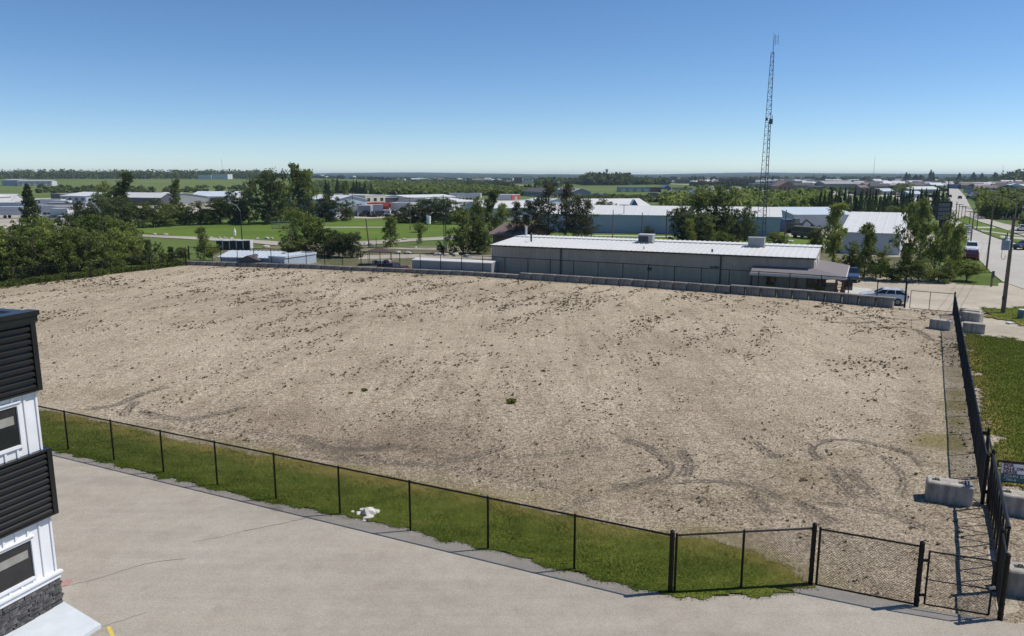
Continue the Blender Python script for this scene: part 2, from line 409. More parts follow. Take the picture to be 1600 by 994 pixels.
    hh = mth(t, 'ADD', mth(t, 'MULTIPLY', fine, .4), mth(t, 'MULTIPLY', peb, .8)); bump(t, b, hh, 1.0, 0.10)
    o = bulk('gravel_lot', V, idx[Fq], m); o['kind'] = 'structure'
    for nm, arr in (('track', track), ('darkening', darkening), ('moss', moss)):
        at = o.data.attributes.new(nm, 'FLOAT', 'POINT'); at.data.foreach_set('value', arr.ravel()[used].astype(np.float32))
    o.data.polygons.foreach_set('use_smooth', [True]*len(o.data.polygons))
    return poly
LOTPOLY = lot()

def lotz(x, y):
    x0, y0, h, Z = LOTZ; i = np.clip(((x-x0)/h), 0, Z.shape[1]-2); j = np.clip(((y-y0)/h), 0, Z.shape[0]-2); ii = np.asarray(i).astype(int); jj = np.asarray(j).astype(int); fx = i-ii; fy = j-jj
    return (Z[jj, ii]*(1-fx)+Z[jj, ii+1]*fx)*(1-fy)+(Z[jj+1, ii]*(1-fx)+Z[jj+1, ii+1]*fx)*fy
M_RUT = ground_mat('churned_gravel', [(.35, (.095, .08, .064)), (.5, (.14, .12, .096)), (.65, (.19, .165, .13))], 1.5, 9, bstr=.5)
def ruts():
    r = np.random.default_rng(77); C_ = []; S_ = []
    for pts, wd, st in TRACKS:
        p = smooth_path(pts, 14)
        for side in ((-.10, .10) if wd < .29 else (-.2, 0, .2)):
            ph = r.uniform(0, 50)
            for a, b in zip(p, p[1:]):
                L = math.hypot(b[0]-a[0], b[1]-a[1]); nn = (-(b[1]-a[1])/max(L, 1e-6), (b[0]-a[0])/max(L, 1e-6))
                for k in range(max(1, int(L/.034*st))):
                    t = r.random(); x = a[0]+(b[0]-a[0])*t; y = a[1]+(b[1]-a[1])*t
                    if noise.noise(Vector((x*.55+ph, y*.55, side*9))) < -.36: continue
                    o_ = side+r.normal(0, .03); C_.append((x+nn[0]*o_, y+nn[1]*o_)); S_.append(r.uniform(.03, .085))
    C_ = np.array(C_); S_ = np.array(S_)[:, None]; n = len(C_); an = r.uniform(0, 6.28, (n, 1))+np.array([[0, 1.3, 2.6, 3.9, 5.1]]); rr = S_*r.uniform(.6, 1.3, (n, 5))
    X = C_[:, :1]+np.cos(an)*rr; Y = C_[:, 1:]+np.sin(an)*rr*.8; Z = lotz(X.ravel(), Y.ravel()).reshape(X.shape)+.008
    o = bulk('tyre_track', np.stack([X, Y, Z], -1).reshape(-1, 3), np.arange(5*n).reshape(n, 5), M_RUT); o['kind'] = 'structure'
ruts()
# pavement of pale asphalt in front
def pave_mat():
    m, t, b = nodes('pale_asphalt'); p = coords(t)
    big = nz(t, 0.16, 5, 0.6, p); mid = nz(t, 1.4, 5, 0.65, p); fine = nz(t, 38, 2, 0.7, p)
    f = mth(t, 'ADD', mth(t, 'MULTIPLY', big, .55), mth(t, 'MULTIPLY', mid, .45))
    col = ramp(t, f, [(0.34, (0.285, 0.255, 0.212)), (0.5, (0.335, 0.303, 0.256)), (0.66, (0.375, 0.343, 0.297))])
    col = mixc(t, 1.0, col, ramp(t, fine, [(0.3, (.74, .73, .72)), (0.5, (1, 1, 1)), (0.7, (1.22, 1.22, 1.22))]), 'MULTIPLY')
    mp = t.nodes.new('ShaderNodeMapping'); mp.inputs['Rotation'].default_value = (0, 0, R(24)); mp.inputs['Scale'].default_value = (.09, 1.3, 1); t.links.new(p, mp.inputs[0])
    wear = nz(t, 1.0, 5, .6, mp.outputs[0]); col = mixc(t, 1.0, col, ramp(t, wear, [(.36, (.93, .93, .935)), (.5, (1, 1, 1)), (.64, (1.03, 1.03, 1.02))]), 'MULTIPLY')
    stn_ = nz(t, .55, 2, .4, p); col = mixc(t, 1.0, col, ramp(t, stn_, [(.24, (.74, .73, .72)), (.31, (1, 1, 1))]), 'MULTIPLY')
    # a small red paint spill by the building corner
    c = P(101, 915); v = t.nodes.new('ShaderNodeVectorMath'); v.operation = 'DISTANCE'
    t.links.new(p, v.inputs[0]); v.inputs[1].default_value = (c.x, c.y, 0.05)
    red = mth(t, 'MULTIPLY', mth(t, 'LESS_THAN', mth(t, 'ADD', v.outputs['Value'], mth(t, 'MULTIPLY', mid, .35)), .38), .45)
    col = mixc(t, red, col, (.42, .12, .12))
    t.links.new(col, b.inputs['Base Color']); b.inputs['Roughness'].default_value = .9; b.inputs['Specular IOR Level'].default_value = .15
    bump(t, b, fine, .35, .01)
    return m
M_PAVE = pave_mat()
pv = [P(*p) for p in PAVE]
pv_pts = [(p.x, p.y) for p in pv] + [(40, 15), (40, -12), (-45, -12), (-45, 25)]
sheet('pavement', pv_pts, 0.065, M_PAVE, world=True, jit=0.10, step=0.8)
# grass strip along the fence
gs = [P(*p) for p in PAVE[:13]]
gf = [P(*p) for p in GRASS_FAR][::-1]
strip = [(p.x, p.y-.12) for p in gs] + [(p.x, p.y) for p in gf] + [(-34, 42), (-42, 34)]
def strip_mat():
    m, t, b = nodes('mown_grass'); p = coords(t)
    mp = t.nodes.new('ShaderNodeMapping'); mp.inputs['Rotation'].default_value = (0, 0, R(26.6)); mp.inputs['Scale'].default_value = (.22, 1.5, 1)
    t.links.new(p, mp.inputs[0])
    a = nz(t, .7, 5, .65, mp.outputs[0]); c = nz(t, 1.3, 5, .7, p); fi = nz(t, 14, 3, .7, p)
    f = mth(t, 'ADD', mth(t, 'MULTIPLY', a, .5), mth(t, 'MULTIPLY', c, .5))
    col = ramp(t, f, [(.3, (.042, .060, .010)), (.46, (.072, .100, .015)), (.57, (.102, .128, .020)), (.68, (.16, .15, .052))])
    col = mixc(t, 1.0, col, ramp(t, fi, [(.36, (.45, .45, .45)), (.64, (1.55, 1.55, 1.5))]), 'MULTIPLY')
    at = t.nodes.new('ShaderNodeAttribute'); at.attribute_name = 'dry'
    dr = mth(t, 'MULTIPLY', at.outputs['Fac'], ramp(t, c, [(.35, (.5,)*3), (.55, (1, 1, 1))]))
    col = mixc(t, dr, col, mixc(t, fi, (.15, .11, .03), (.33, .27, .09)))
    t.links.new(col, b.inputs['Base Color']); b.inputs['Roughness'].default_value = .95; b.inputs['Specular IOR Level'].default_value = .05
    bump(t, b, mth(t, 'ADD', fi, c), .8, .05)
    return m
M_STRIP = strip_mat()
def grass_area(name, poly, z, far_line, edge=0.5, h=0.3):
    xs = [p[0] for p in poly]; ys = [p[1] for p in poly]
    X, Y = np.meshgrid(np.arange(min(xs)-1, max(xs)+1, h), np.arange(min(ys)-1, max(ys)+1, h))
    Xn = X + edge*(vnoise(X, Y, .3, 21)-.5) + edge*1.0*(vnoise(X, Y, 1.2, 22)-.5); Yn = Y + edge*(vnoise(X, Y, .3, 23)-.5) + edge*1.0*(vnoise(X, Y, 1.2, 24)-.5)
    keep = in_poly(Xn, Yn, poly)
    ny, nx = X.shape; kf = keep[:-1, :-1] & keep[1:, :-1] & keep[:-1, 1:] & keep[1:, 1:]
    jj, ii = np.nonzero(kf); a = jj*nx+ii; Fq = np.stack([a, a+1, a+nx+1, a+nx], 1)
    used = np.unique(Fq); idx = np.zeros(nx*ny, int); idx[used] = np.arange(len(used))
    Z = z + .018*vnoise(X, Y, .8, 25) + .008*vnoise(X, Y, .3, 26)
    d = seg_dist(X, Y, far_line); dry = np.clip(1.15*np.exp(-(d/.8)**2)+.15*np.exp(-(d/2.0)**2), 0, 1)*(.35+.9*vnoise(X, Y, 1.2, 27))
    V = np.stack([X.ravel(), Y.ravel(), Z.ravel()], 1)[used]
    o = bulk(name, V, idx[Fq], M_STRIP); o['kind'] = 'structure'
    at = o.data.attributes.new('dry', 'FLOAT', 'POINT'); at.data.foreach_set('value', np.clip(dry, 0, 1).ravel()[used].astype(np.float32))
    return X.ravel()[used], Y.ravel()[used]
gx, gy = grass_area('grass_strip', strip, 0.07, [(p.x, p.y) for p in gf], h=.09, edge=.3)
rg = [P(*p) for p in [(1501, 523), (1530, 524), (1600, 534), (1720, 550), (1760, 790), (1640, 768), (1600, 764), (1560, 763), (1547, 752), (1535, 660), (1518, 590)]]
rgx, rgy = grass_area('grass_verge', [(p.x, p.y) for p in rg], 0.05, [(p.x, p.y) for p in [rg[0], rg[10], rg[9], rg[8], rg[7], rg[5]]], edge=1.0, h=.16)
pg = [P(*p) for p in [(1526, 487), (1545, 481), (1600, 478), (1740, 478), (1740, 520), (1600, 511), (1560, 500), (1536, 496)]]
pgx, pgy = grass_area('grass_patch', [(p.x, p.y) for p in pg], 0.05, [(p.x, p.y) for p in [pg[0], pg[7], pg[6], pg[5]]], edge=1.4, h=.4)
def blades(name, X, Y, n, hmin, hmax, m, z=0.07, wd=.02, seed=3):
    r = np.random.default_rng(seed); k = r.integers(0, len(X), n)
    x = X[k]+r.uniform(-.15, .15, n); y = Y[k]+r.uniform(-.15, .15, n); a = r.uniform(0, 6.28, n); h = r.uniform(hmin, hmax, n)
    l = r.uniform(-.6, .6, (n, 2))*h[:, None]
    V = np.zeros((n, 3, 3)); V[:, 0] = np.stack([x-np.cos(a)*wd, y-np.sin(a)*wd, np.full(n, z)], 1); V[:, 1] = np.stack([x+np.cos(a)*wd, y+np.sin(a)*wd, np.full(n, z)], 1)
    V[:, 2] = np.stack([x+l[:, 0], y+l[:, 1], z+h], 1)
    o = bulk(name, V.reshape(-1, 3), np.arange(3*n).reshape(n, 3), m)
    return tag(o, kind='stuff')
L_GRASS = leafmat('grass_blade', (0.05, 0.075, 0.010), (0.145, 0.175, 0.028), .3)
tag(blades('grass_blades', gx, gy, 150000, .02, .06, L_GRASS, z=.07, wd=.012), 'short green lawn grass along the near chain-link fence', 'grass')
tag(blades('verge_grass', np.concatenate([rgx, pgx]), np.concatenate([rgy, pgy]), 60000, .03, .1, L_GRASS, wd=.02, seed=4), 'rough green grass right of the black fence by the road', 'grass')

# other ground sheets, far ones a little higher than the ground sheet under them
sheet('gravel_apron', [(1290, 438), (1340, 432), (1440, 434), (1500, 438), (1560, 442), (1620, 440), (1800, 460), (1800, 700), (1600, 540), (1500, 524), (1490, 487), (1412, 483), (1290, 470)], -0.01, M_DRIVE, jit=.5, step=2)
sheet('gravel_margin', [(1535, 745), (1620, 760), (1800, 800), (1900, 1030), (1600, 1000), (1562, 973)], 0.005, M_DRIVE, jit=.3, step=1)
sheet('concrete_pad', [(1318, 447), (1362, 452), (1352, 474), (1318, 470)], 0.03, M_PAD)
sheet('roadside_grass', [(1470, 436), (1510, 425), (1532, 424), (1552, 432), (1563, 440), (1560, 447), (1500, 444)], 0.02, M_GRASS, jit=.5, step=2)
sheet('frontage_road', [(1481, 339), (1486, 356), (1500, 365), (1508, 374), (1515, 381), (1522, 393), (1530, 406), (1548, 425), (1566, 440), (1600, 452), (1760, 475), (1800, 445), (1690, 400), (1600, 383), (1561, 374), (1524, 360), (1496, 344)], 0.03, M_ROAD)
sheet('main_road', [(1474.6, 280.6), (1476, 292), (1479, 305), (1482, 320), (1485, 340), (1496, 343), (1508, 337), (1530, 346.5), (1561, 355.7), (1600, 369), (1700, 400), (1780, 400), (1680, 372), (1600, 355.7), (1568, 349.6), (1538, 341), (1521, 331), (1514, 319), (1508, 307), (1500, 298), (1492, 289), (1486.5, 280.6)], 0.06, M_ROAD)
sheet('median_grass', [(1497, 343), (1508, 338), (1530, 347.5), (1561, 357), (1600, 370), (1700, 402), (1690, 399), (1600, 382), (1561, 373), (1524, 359)], 0.08, M_LAWN, jit=.4, step=3)
for a in ([(1522, 354.8), (1553, 355), (1556, 357), (1523, 357)], [(1532, 360), (1590, 368), (1600, 371), (1534, 362)], [(1562, 369), (1600, 372), (1620, 377), (1564, 372)]):
    sheet('median_crossing', a, 0.10, M_ROAD)
sheet('roadside_grass', [(1505, 341), (1500, 365), (1516, 382), (1530, 406), (1548, 425), (1500, 430), (1440, 400), (1480, 350)], 0.015, M_GRASS, jit=.4, step=3)
sheet('scrub_ground', [(440, 384), (800, 384), (1300, 384), (1440, 398), (1480, 432), (1300, 445), (1000, 442), (820, 434), (740, 429), (420, 417), (330, 410), (337, 388)], -0.02, M_SCRUB)
sheet('mown_lawn', [(205, 362), (215, 352), (330, 344), (560, 341), (700, 347), (720, 356), (700, 371), (600, 376), (500, 382), (435, 377), (340, 372), (280, 369)], 0.01, M_LAWN, jit=.3, step=4)
sheet('roadside_lawn', [(880, 364), (1050, 366), (1340, 372), (1420, 380), (1440, 396), (1300, 386), (1100, 380), (880, 374)], 0.0, M_LAWN)
sheet('park_path', [(205, 366), (300, 370), (400, 375), (435, 377.5), (500, 379.5), (565, 377), (602, 375.5), (632, 373.5), (700, 369.5), (760, 370), (760, 374), (700, 374.5), (640, 377.5), (600, 381), (560, 384), (500, 386), (435, 384), (400, 380.5), (337, 376.5), (280, 373), (205, 369.5)], 0.04, M_YARD)
sheet('park_path', [(575, 385.5), (640, 388), (722, 389), (800, 388), (800, 390), (722, 391), (640, 390), (575, 387.3)], 0.03, M_YARD)
sheet('lawn_path', [(505, 354.5), (600, 354.5), (600, 356), (505, 356)], 0.03, M_YARD)
sheet('side_road', [(870, 373), (940, 374), (1060, 377.5), (1200, 381), (1320, 385), (1320, 388.5), (1200, 384.5), (1060, 381), (940, 377.5), (870, 376.5)], 0.03, M_ROAD)
sheet('side_path', [(900, 367), (1060, 369.5), (1240, 376), (1240, 377.2), (1060, 370.7), (900, 368.2)], 0.03, M_PAD)
sheet('lower_path', [(560, 399), (650, 397), (800, 400), (800, 405), (650, 403), (560, 405)], 0.0, M_YARD, jit=.3, step=3)
sheet('industrial_yard', [(-200, 305), (60, 300), (240, 302), (360, 306), (380, 318), (300, 335), (180, 350), (60, 380), (-200, 420)], 0.0, M_YARD, jit=2, step=12)
sheet('industrial_yard', [(500, 322), (560, 318), (700, 312), (860, 312), (900, 330), (840, 340), (640, 340), (510, 343)], 0.0, M_YARD, jit=1.5, step=10)
sheet('industrial_yard', [(1225, 352), (1320, 350), (1430, 360), (1480, 372), (1470, 400), (1400, 402), (1320, 398), (1290, 372), (1230, 370)], 0.0, M_YARD, jit=1, step=6)
sheet('town_street', [(1000, 306), (1070, 304), (1070, 311), (1000, 313), (960, 310)], 0.02, M_YARD, jit=2, step=12)
sheet('town_street', [(1090, 294), (1200, 297.5), (1345, 299.5), (1420, 302), (1470, 305), (1470, 309), (1400, 308), (1200, 301), (1090, 295.6)], 0.03, M_YARD)
sheet('town_street', [(1025, 286), (1090, 289), (1160, 293.5), (1160, 294.5), (1090, 290), (1025, 286.6)], 0.03, M_YARD)
sheet('town_street', [(792, 286.5), (800, 288), (835, 291), (870, 298), (900, 301), (960, 307), (958, 309.5), (900, 304.5), (866, 299.6), (830, 292.4), (792, 288)], 0.03, M_YARD)
sheet('town_street', [(1330, 290), (1420, 292), (1420, 294.5), (1330, 292)], 0.03, M_YARD)
sheet('parking_lot', [(1520, 300), (1600, 303), (1700, 312), (1640, 330), (1560, 318), (1512, 309)], 0.03, M_ROAD)
sheet('parking_lot', [(1400, 306), (1470, 303), (1472, 330), (1440, 330), (1400, 316)], 0.03, M_ROAD)

# cracks in the pavement
M_CRACK = mat('tar_crack', (0.10, 0.09, 0.08), .9)
def crack(px, wd=.018):
    p = smooth_path(px, 10); mb = MB(); V = []
    for i, q in enumerate(p):
        a = Vector(p[max(i-1, 0)]); b = Vector(p[min(i+1, len(p)-1)]); d = (b-a).normalized(); nn = Vector((-d.y, d.x))
        j = Vector((noise.noise(Vector((i*.9, px[0][0], 0)))*.05, noise.noise(Vector((i*.9, 0, px[0][1])))*.05))
        for s in (-1, 1):
            c = Vector(q)+j+nn*s*wd*(.6+.7*random.random()); V.append((c.x, c.y, .069))
    mb.add(V, [(2*i, 2*i+1, 2*i+3, 2*i+2) for i in range(len(p)-1)])
    o = mb.build('pavement_crack', M_CRACK); o['kind'] = 'structure'
crack([(97, 920), (150, 908), (230, 884), (290, 876)], .012); crack([(380, 833), (410, 827), (445, 820), (478, 812)], .016)
crack([(300, 850), (345, 842), (380, 833)], .008); crack([(150, 990), (155, 985), (230, 960)], .008)

# ---------------------------------------------------------------- chain-link fences
def wires(p0, p1, z0, z1, pitch, r):
    p0 = np.array(p0[:2]); p1 = np.array(p1[:2]); L = np.linalg.norm(p1-p0); e = (p1-p0)/L; nrm = np.array([-e[1], e[0]])
    h = z1-z0; segs = []
    for sgn in (1, -1):
        for c in np.arange(-h, L+h, pitch):
            # s = c + sgn*(z)  (45 degree wires)
            za, zb = 0.0, h
            sa, sb = c, c+sgn*h
            if sgn == 1:
                if sa < 0: za = -sa; sa = 0
                if sb > L: zb = L-c; sb = L
            else:
                if sa > L: za = sa-L; sa = L
                if sb < 0: zb = c; sb = 0
            if zb-za > 0.03 and 0 <= sa <= L+1e-6 and -1e-6 <= sb <= L+1e-6: segs.append((sa, za, sb, zb, sgn))
    if not segs: return None
    A = np.array(segs); off = A[:, 4]*r*.8
    def pt(s, z, o): return np.stack([p0[0]+e[0]*s+nrm[0]*o, p0[1]+e[1]*s+nrm[1]*o, z0+z], 1)
    a = pt(A[:, 0], A[:, 1], off); b = pt(A[:, 2], A[:, 3], off)
    d = b-a; d /= np.linalg.norm(d, axis=1)[:, None]; n3 = np.array([nrm[0], nrm[1], 0]); w_ = np.cross(d, n3)
    ring = []
    for k in range(3):
        an = 2*math.pi*k/3; ring.append((n3*math.cos(an))[None]*r + w_*math.sin(an)*r)
    V = np.concatenate([np.stack([a+q for q in ring], 1), np.stack([b+q for q in ring], 1)], 1)  # n,6,3
    n = len(V); base = (np.arange(n)*6)[:, None]
    Fq = np.concatenate([base+np.array([[0, 1, 4, 3]]), base+np.array([[1, 2, 5, 4]]), base+np.array([[2, 0, 3, 5]])])
    return V.reshape(-1, 3), Fq
def fence(name, pts, h, label, big=(), pitch=.08, wr=.0036, rail=True, pr=.037, bigh=.12, lowrail=False, mesh=True, group=None):
    root = empty(name, pts[0]); inv = -Vector(pts[0])
    tag(root, label, 'fence', group)
    loc = [Vector(p)+inv for p in pts]
    for i, p in enumerate(loc):
        b = i in big; mb = MB(); r = pr*1.9 if b else pr
        mb.tube(p+Vector((0, 0, -.1)), p+Vector((0, 0, h+(bigh if b else .02))), r, n=8)
        mb.tube(p+Vector((0, 0, h+(bigh if b else .02))), p+Vector((0, 0, h+(bigh if b else .02)+.05)), r*1.15, r*.4, n=8)
        if b:
            for k in range(6): mb.tube(p+Vector((0, 0, .2+k*(h-.3)/5)), p+Vector((0, 0, .23+k*(h-.3)/5)), r*1.15, n=8)
        mb.build('post', BLK, root)
    for a, b in zip(loc, loc[1:]):
        if rail: MB().tube(a+Vector((0, 0, h)), b+Vector((0, 0, h)), pr*.85, n=6).build('top_rail', BLK, root)
        MB().tube(a+Vector((0, 0, .07)), b+Vector((0, 0, .07)), pr*.75 if lowrail else .004, n=4).build('bottom_wire', BLK, root)
        if mesh:
            q = wires(a, b, .05, h+.03, pitch, wr)
            if q: bulk('chain_link_mesh', q[0], q[1], BLK, root)
    return root
front_px = [(107, 705), (200, 722), (289, 742), (375, 762), (468, 784), (565, 811), (683, 837), (796, 863), (922, 895), (1047, 928)]
fp = [P(*p) for p in front_px]
# straighten: even spacing along the measured line
a_, b_ = fp[0], fp[-1]; n_ = 9
fp = [a_.lerp(b_, i/n_) for i in range(-4, n_+1)]
FH = 1.83
fence('chain_link_fence', fp, FH, 'long black chain-link fence on the grass strip along the pavement', big=(len(fp)-1,))
fpost = fp[-1]
pA = P(1160, 922); pB = P(1266, 915); pC = P(1431, 948); pD = P(1562, 970)
e1 = (pB-fpost).normalized()
fence('chain_link_fence', [fpost+e1*.13, fpost.lerp(pB, .5), pB], FH, 'short angled black chain-link fence with three posts at the end of the grass strip', big=(2,))
e2 = (pC-pB).normalized()
fence('chain_link_fence', [pB+e2*.16, pC], FH, 'single black chain-link bay on gravel left of the gate', big=(1,), lowrail=True)
def gate(name, a, b, h, label, mid=True, pitch=.072, z0=.12, mesh=True):
    root = empty(name, a); tag(root, label, 'gate'); q = b-a; fr = MB()
    U = Vector((0, 0, 1))
    for t in (0, 1): fr.tube(q*t+U*z0, q*t+U*h, .028, n=8)
    for z in (z0, h): fr.tube(U*z, q+U*z, .026, n=8)
    fr.build('gate_frame', BLK, root)
    if mid: MB().tube(U*(z0+(h-z0)*.47), q+U*(z0+(h-z0)*.47), .018, n=6).build('mid_rail', BLK, root)
    if mesh:
        w_ = wires(Vector((0, 0, 0)), q, z0, h, .08, .0031); bulk('chain_link_mesh', w_[0], w_[1], BLK, root)
    return root
e3 = (pD-pC).normalized()
g = gate('swing_gate', pC+e3*.2, pD-e3*.28, 1.72, 'black chain-link swing gate with a middle rail at the right corner')
for z in (.4, 1.45): MB().box((-.08, 0, z), (.14, .06, .06)).build('hinge', BLK, g)
MB().box(pD-e3*.28-(pC+e3*.2)+Vector((-.02, -.03, .95)), (.16, .08, .07)).build('latch', GALV, g)
# right fence: corner post, sliding gate, then the long fence
rd = RDIR
s_gate0, s_gate1 = 1.9, 8.3
fence('chain_link_fence', [pD, pD+rd*1.75], FH, 'black chain-link bay between corner post and sliding gate', big=(0, 1))
def slide_gate():
    a = pD+rd*s_gate0 + Vector((.14, -.08, 0)); b = pD+rd*(s_gate1) + Vector((.14, -.08, 0)); q = b-a; U = Vector((0, 0, 1))
    root = empty('sliding_gate', a); tag(root, 'black cantilever sliding gate with zigzag braces along the right fence', 'gate')
    fr = MB()
    for z in (.15, 1.95): fr.tube(U*z, q+U*z, .06, n=8)
    for t in (0, 1): fr.tube(q*t+U*.15, q*t+U*1.95, .04, n=8)
    fr.tube(-q.normalized()*.0+U*1.95, q*1.0+rd*2.6+U*1.95, .035, n=8)
    fr.tube(q+U*.15, q+rd*2.6+U*1.95, .03, n=8)
    fr.build('gate_frame', BLK, root)
    n = 8
    for i in range(n):
        c = q*(i/n); d = q*((i+1)/n)
        MB().tube(c+U*.15, d+U*1.95, .028, n=5).build('brace', BLK, root)
        if i: MB().tube(c+U*.15, c+U*1.95, .028, n=5).build('brace', BLK, root)
    for t in (8.75, 11.5):
        c = pD+rd*t - a + Vector((.16, -.08, 0))
        p = MB(); p.tube(c, c+U*2.05, .055, n=10); p.tube(c+U*2.05, c+U*2.12, .065, .02, n=10)
        for z in (.45, 1.9): p.box(c+Vector((-.09, .05, z)), (.2, .1, .12), math.atan2(-.08, .16))
        p.build('roller_post', BLK, root)
slide_gate()
rp = []; s = s_gate1+.25; send = (P(1489, 491)-pD).length
nb = int(round((send-s)/3.05))
rp = [pD+rd*(s+(send-s)*i/nb) for i in range(nb+1)]
fence('chain_link_fence', rp, FH, 'long black chain-link fence down the right side of the gravel lot', big=(0, nb))
fence('chain_link_fence', LEFT, FH, 'black chain-link fence along the left edge of the lot before the thicket', big=(0,), pitch=.12, wr=.003, pr=.045)
# fence behind the block wall
fx = [291, 316, 341, 367, 393, 420, 447, 475, 504, 532, 561, 591, 622, 654, 686, 719, 752, 787, 823, 858, 895, 933, 972, 1012, 1053, 1095, 1139, 1185, 1234, 1283.5, 1327, 1372, 1417]
def wall_y(x):
    xs = [p[0] for p in WALLPX]; ys = [p[1] for p in WALLPX]; return float(np.interp(x, xs, ys))
bp = []
for x in fx:
    q = P(x, wall_y(min(x, 1412))); bp.append(q+Vector((.15, .75, 0)))
fence('chain_link_fence', bp, 2.4, 'tall black chain-link fence standing behind the concrete block wall', big=(0, len(bp)-1), pitch=.16, wr=.0025, pr=.045)
ga, gb = P(1421, 484), P(1489, 490)
gg = gate('swing_gate', ga, gb, 1.75, 'wide open-framed black gate at the far right corner of the lot', mid=False, z0=.15, mesh=False)
MB().tube((gb-ga)*.45+Vector((0, 0, .15)), (gb-ga)*.45+Vector((0, 0, 1.75)), .028).build('upright', BLK, gg)

# ---------------------------------------------------------------- concrete blocks
def block_mesh(L=1.5, W=.75, H=.75, slots=True, name='block'):
    mb = MB(); c = .04
    x, y = L/2, W/2
    def ring(x_, y_, z, cc): return [(-x_+cc, -y_, z), (x_-cc, -y_, z), (x_, -y_+cc, z), (x_, y_-cc, z), (x_-cc, y_, z), (-x_+cc, y_, z), (-x_, y_-cc, z), (-x_, -y_+cc, z)]
    V = ring(x, y, 0, c)+ring(x, y, H-c, c)+ring(x-c, y-c, H, c*.8)
    Fs = [(i, (i+1) % 8, 8+(i+1) % 8, 8+i) for i in range(8)]+[(8+i, 8+(i+1) % 8, 16+(i+1) % 8, 16+i) for i in range(8)]+[tuple(range(16, 24))]
    mb.add(V, Fs)
    me = bpy.data.meshes.new(name); me.from_pydata(mb.v, [], mb.f); me.materials.append(CONC); me.update()
    return me
BM = block_mesh()
BMW = block_mesh(name='wall_block'); BMW.materials.clear(); BMW.materials.append(streaky(mat('dark_concrete', (0.235, 0.22, 0.20), 0.9, var=0.3, scale=1.2, bmp=.2), .3, 3.0, .5))
streaky(CONC, .35, 3.0, .5)
SLOT = mat('dark_recess', (0.05, 0.05, 0.05), .9)
def loose_block(xl, yl, xr, yr, label, length=1.5, slots=True, h=.75):
    a, b = P(xl, yl), P(xr, yr); d = (b-a).normalized(); rz = math.atan2(d.y, d.x)
    mid = a+d*length/2 + Vector((-d.y, d.x, 0))*.375
    root = empty('concrete_block', mid+Vector((0, 0, .01)), rz); tag(root, label, 'concrete block', 'loose concrete blocks by the right fence')
    o = link('body', BM, root); o.scale = (length/1.5, 1, h/.75)
    if slots:
        for s_ in (-1, 1):
            k = MB(); k.box((s_*length*.29-.02, .0, h+.004), (.26, .17, .02)); k.tube((s_*length*.29-.05, 0, h), (s_*length*.29-.05, 0, h+.07), .015, n=6); k.tube((s_*length*.29+.05, 0, h), (s_*length*.29+.05, 0, h+.07), .015, n=6)
            k.tube((s_*length*.29-.05, 0, h+.07), (s_*length*.29+.05, 0, h+.07), .015, n=6)
            k.build('lifting_slot', SLOT, root)
    return root
loose_block(1447, 783, 1514, 793, 'concrete block with lifting slots on the gravel left of the sliding gate')
loose_block(1556, 803, 1606, 811, 'concrete block under the for sale sign', 1.6)
loose_block(1573, 930, 1640, 940, 'concrete block beside the corner gate post, cut by the photo edge', 1.7)
loose_block(1451, 513, 1482, 517, 'lone concrete block inside the far end of the right fence', slots=False)
loose_block(1500, 500.5, 1527, 504.5, 'farther of two concrete blocks outside the far fence end', slots=False)
loose_block(1503, 519, 1534, 522, 'nearer of two concrete blocks outside the far fence end', slots=False)
loose_block(1498, 493, 1524, 495.5, 'low concrete block behind the pair at the far fence end', slots=False, h=.55)
# the long wall of blocks
wr_ = empty('concrete_block_wall', WALL[0]); tag(wr_, 'long low wall of grey concrete blocks along the far edge of the lot', 'wall')
def along(poly, step):
    res = []; acc = 0; i = 0; cur = poly[0].copy()
    while i < len(poly)-1:
        d = poly[i+1]-cur
        if d.length >= step: n = cur+d.normalized()*step; res.append((cur, n)); cur = n
        else: i += 1; 
        if i < len(poly)-1 and (poly[i+1]-cur).length < step*.5: i += 1
    return res
for k, (a, b) in enumerate(along(WALL, 1.53)):
    d = b-a; c = (a+b)/2; nrm = Vector((-d.y, d.x, 0)).normalized()
    px = project(c.x, c.y)[0]; hh = .50 if px < 817 else (.74 if px < 1020 else .80)
    if px < 500: hh = .55
    o = link('block', BMW, wr_); o.location = c+nrm*(.36+random.uniform(-.03, .03))-WALL[0]
    o.rotation_euler = (0, 0, math.atan2(d.y, d.x)+random.uniform(-.012, .012))
    o.scale = ((.985 if px < 1130 else .90), 1, hh/.75+random.uniform(-.02, .02))
    if px > 1130:
        q = MB(); q.box(c+nrm*.34-WALL[0]+Vector((0, 0, hh+.055)), (1.54, .80, .11), math.atan2(d.y, d.x)); q.build('cap_slab', BMW.materials[0], wr_)

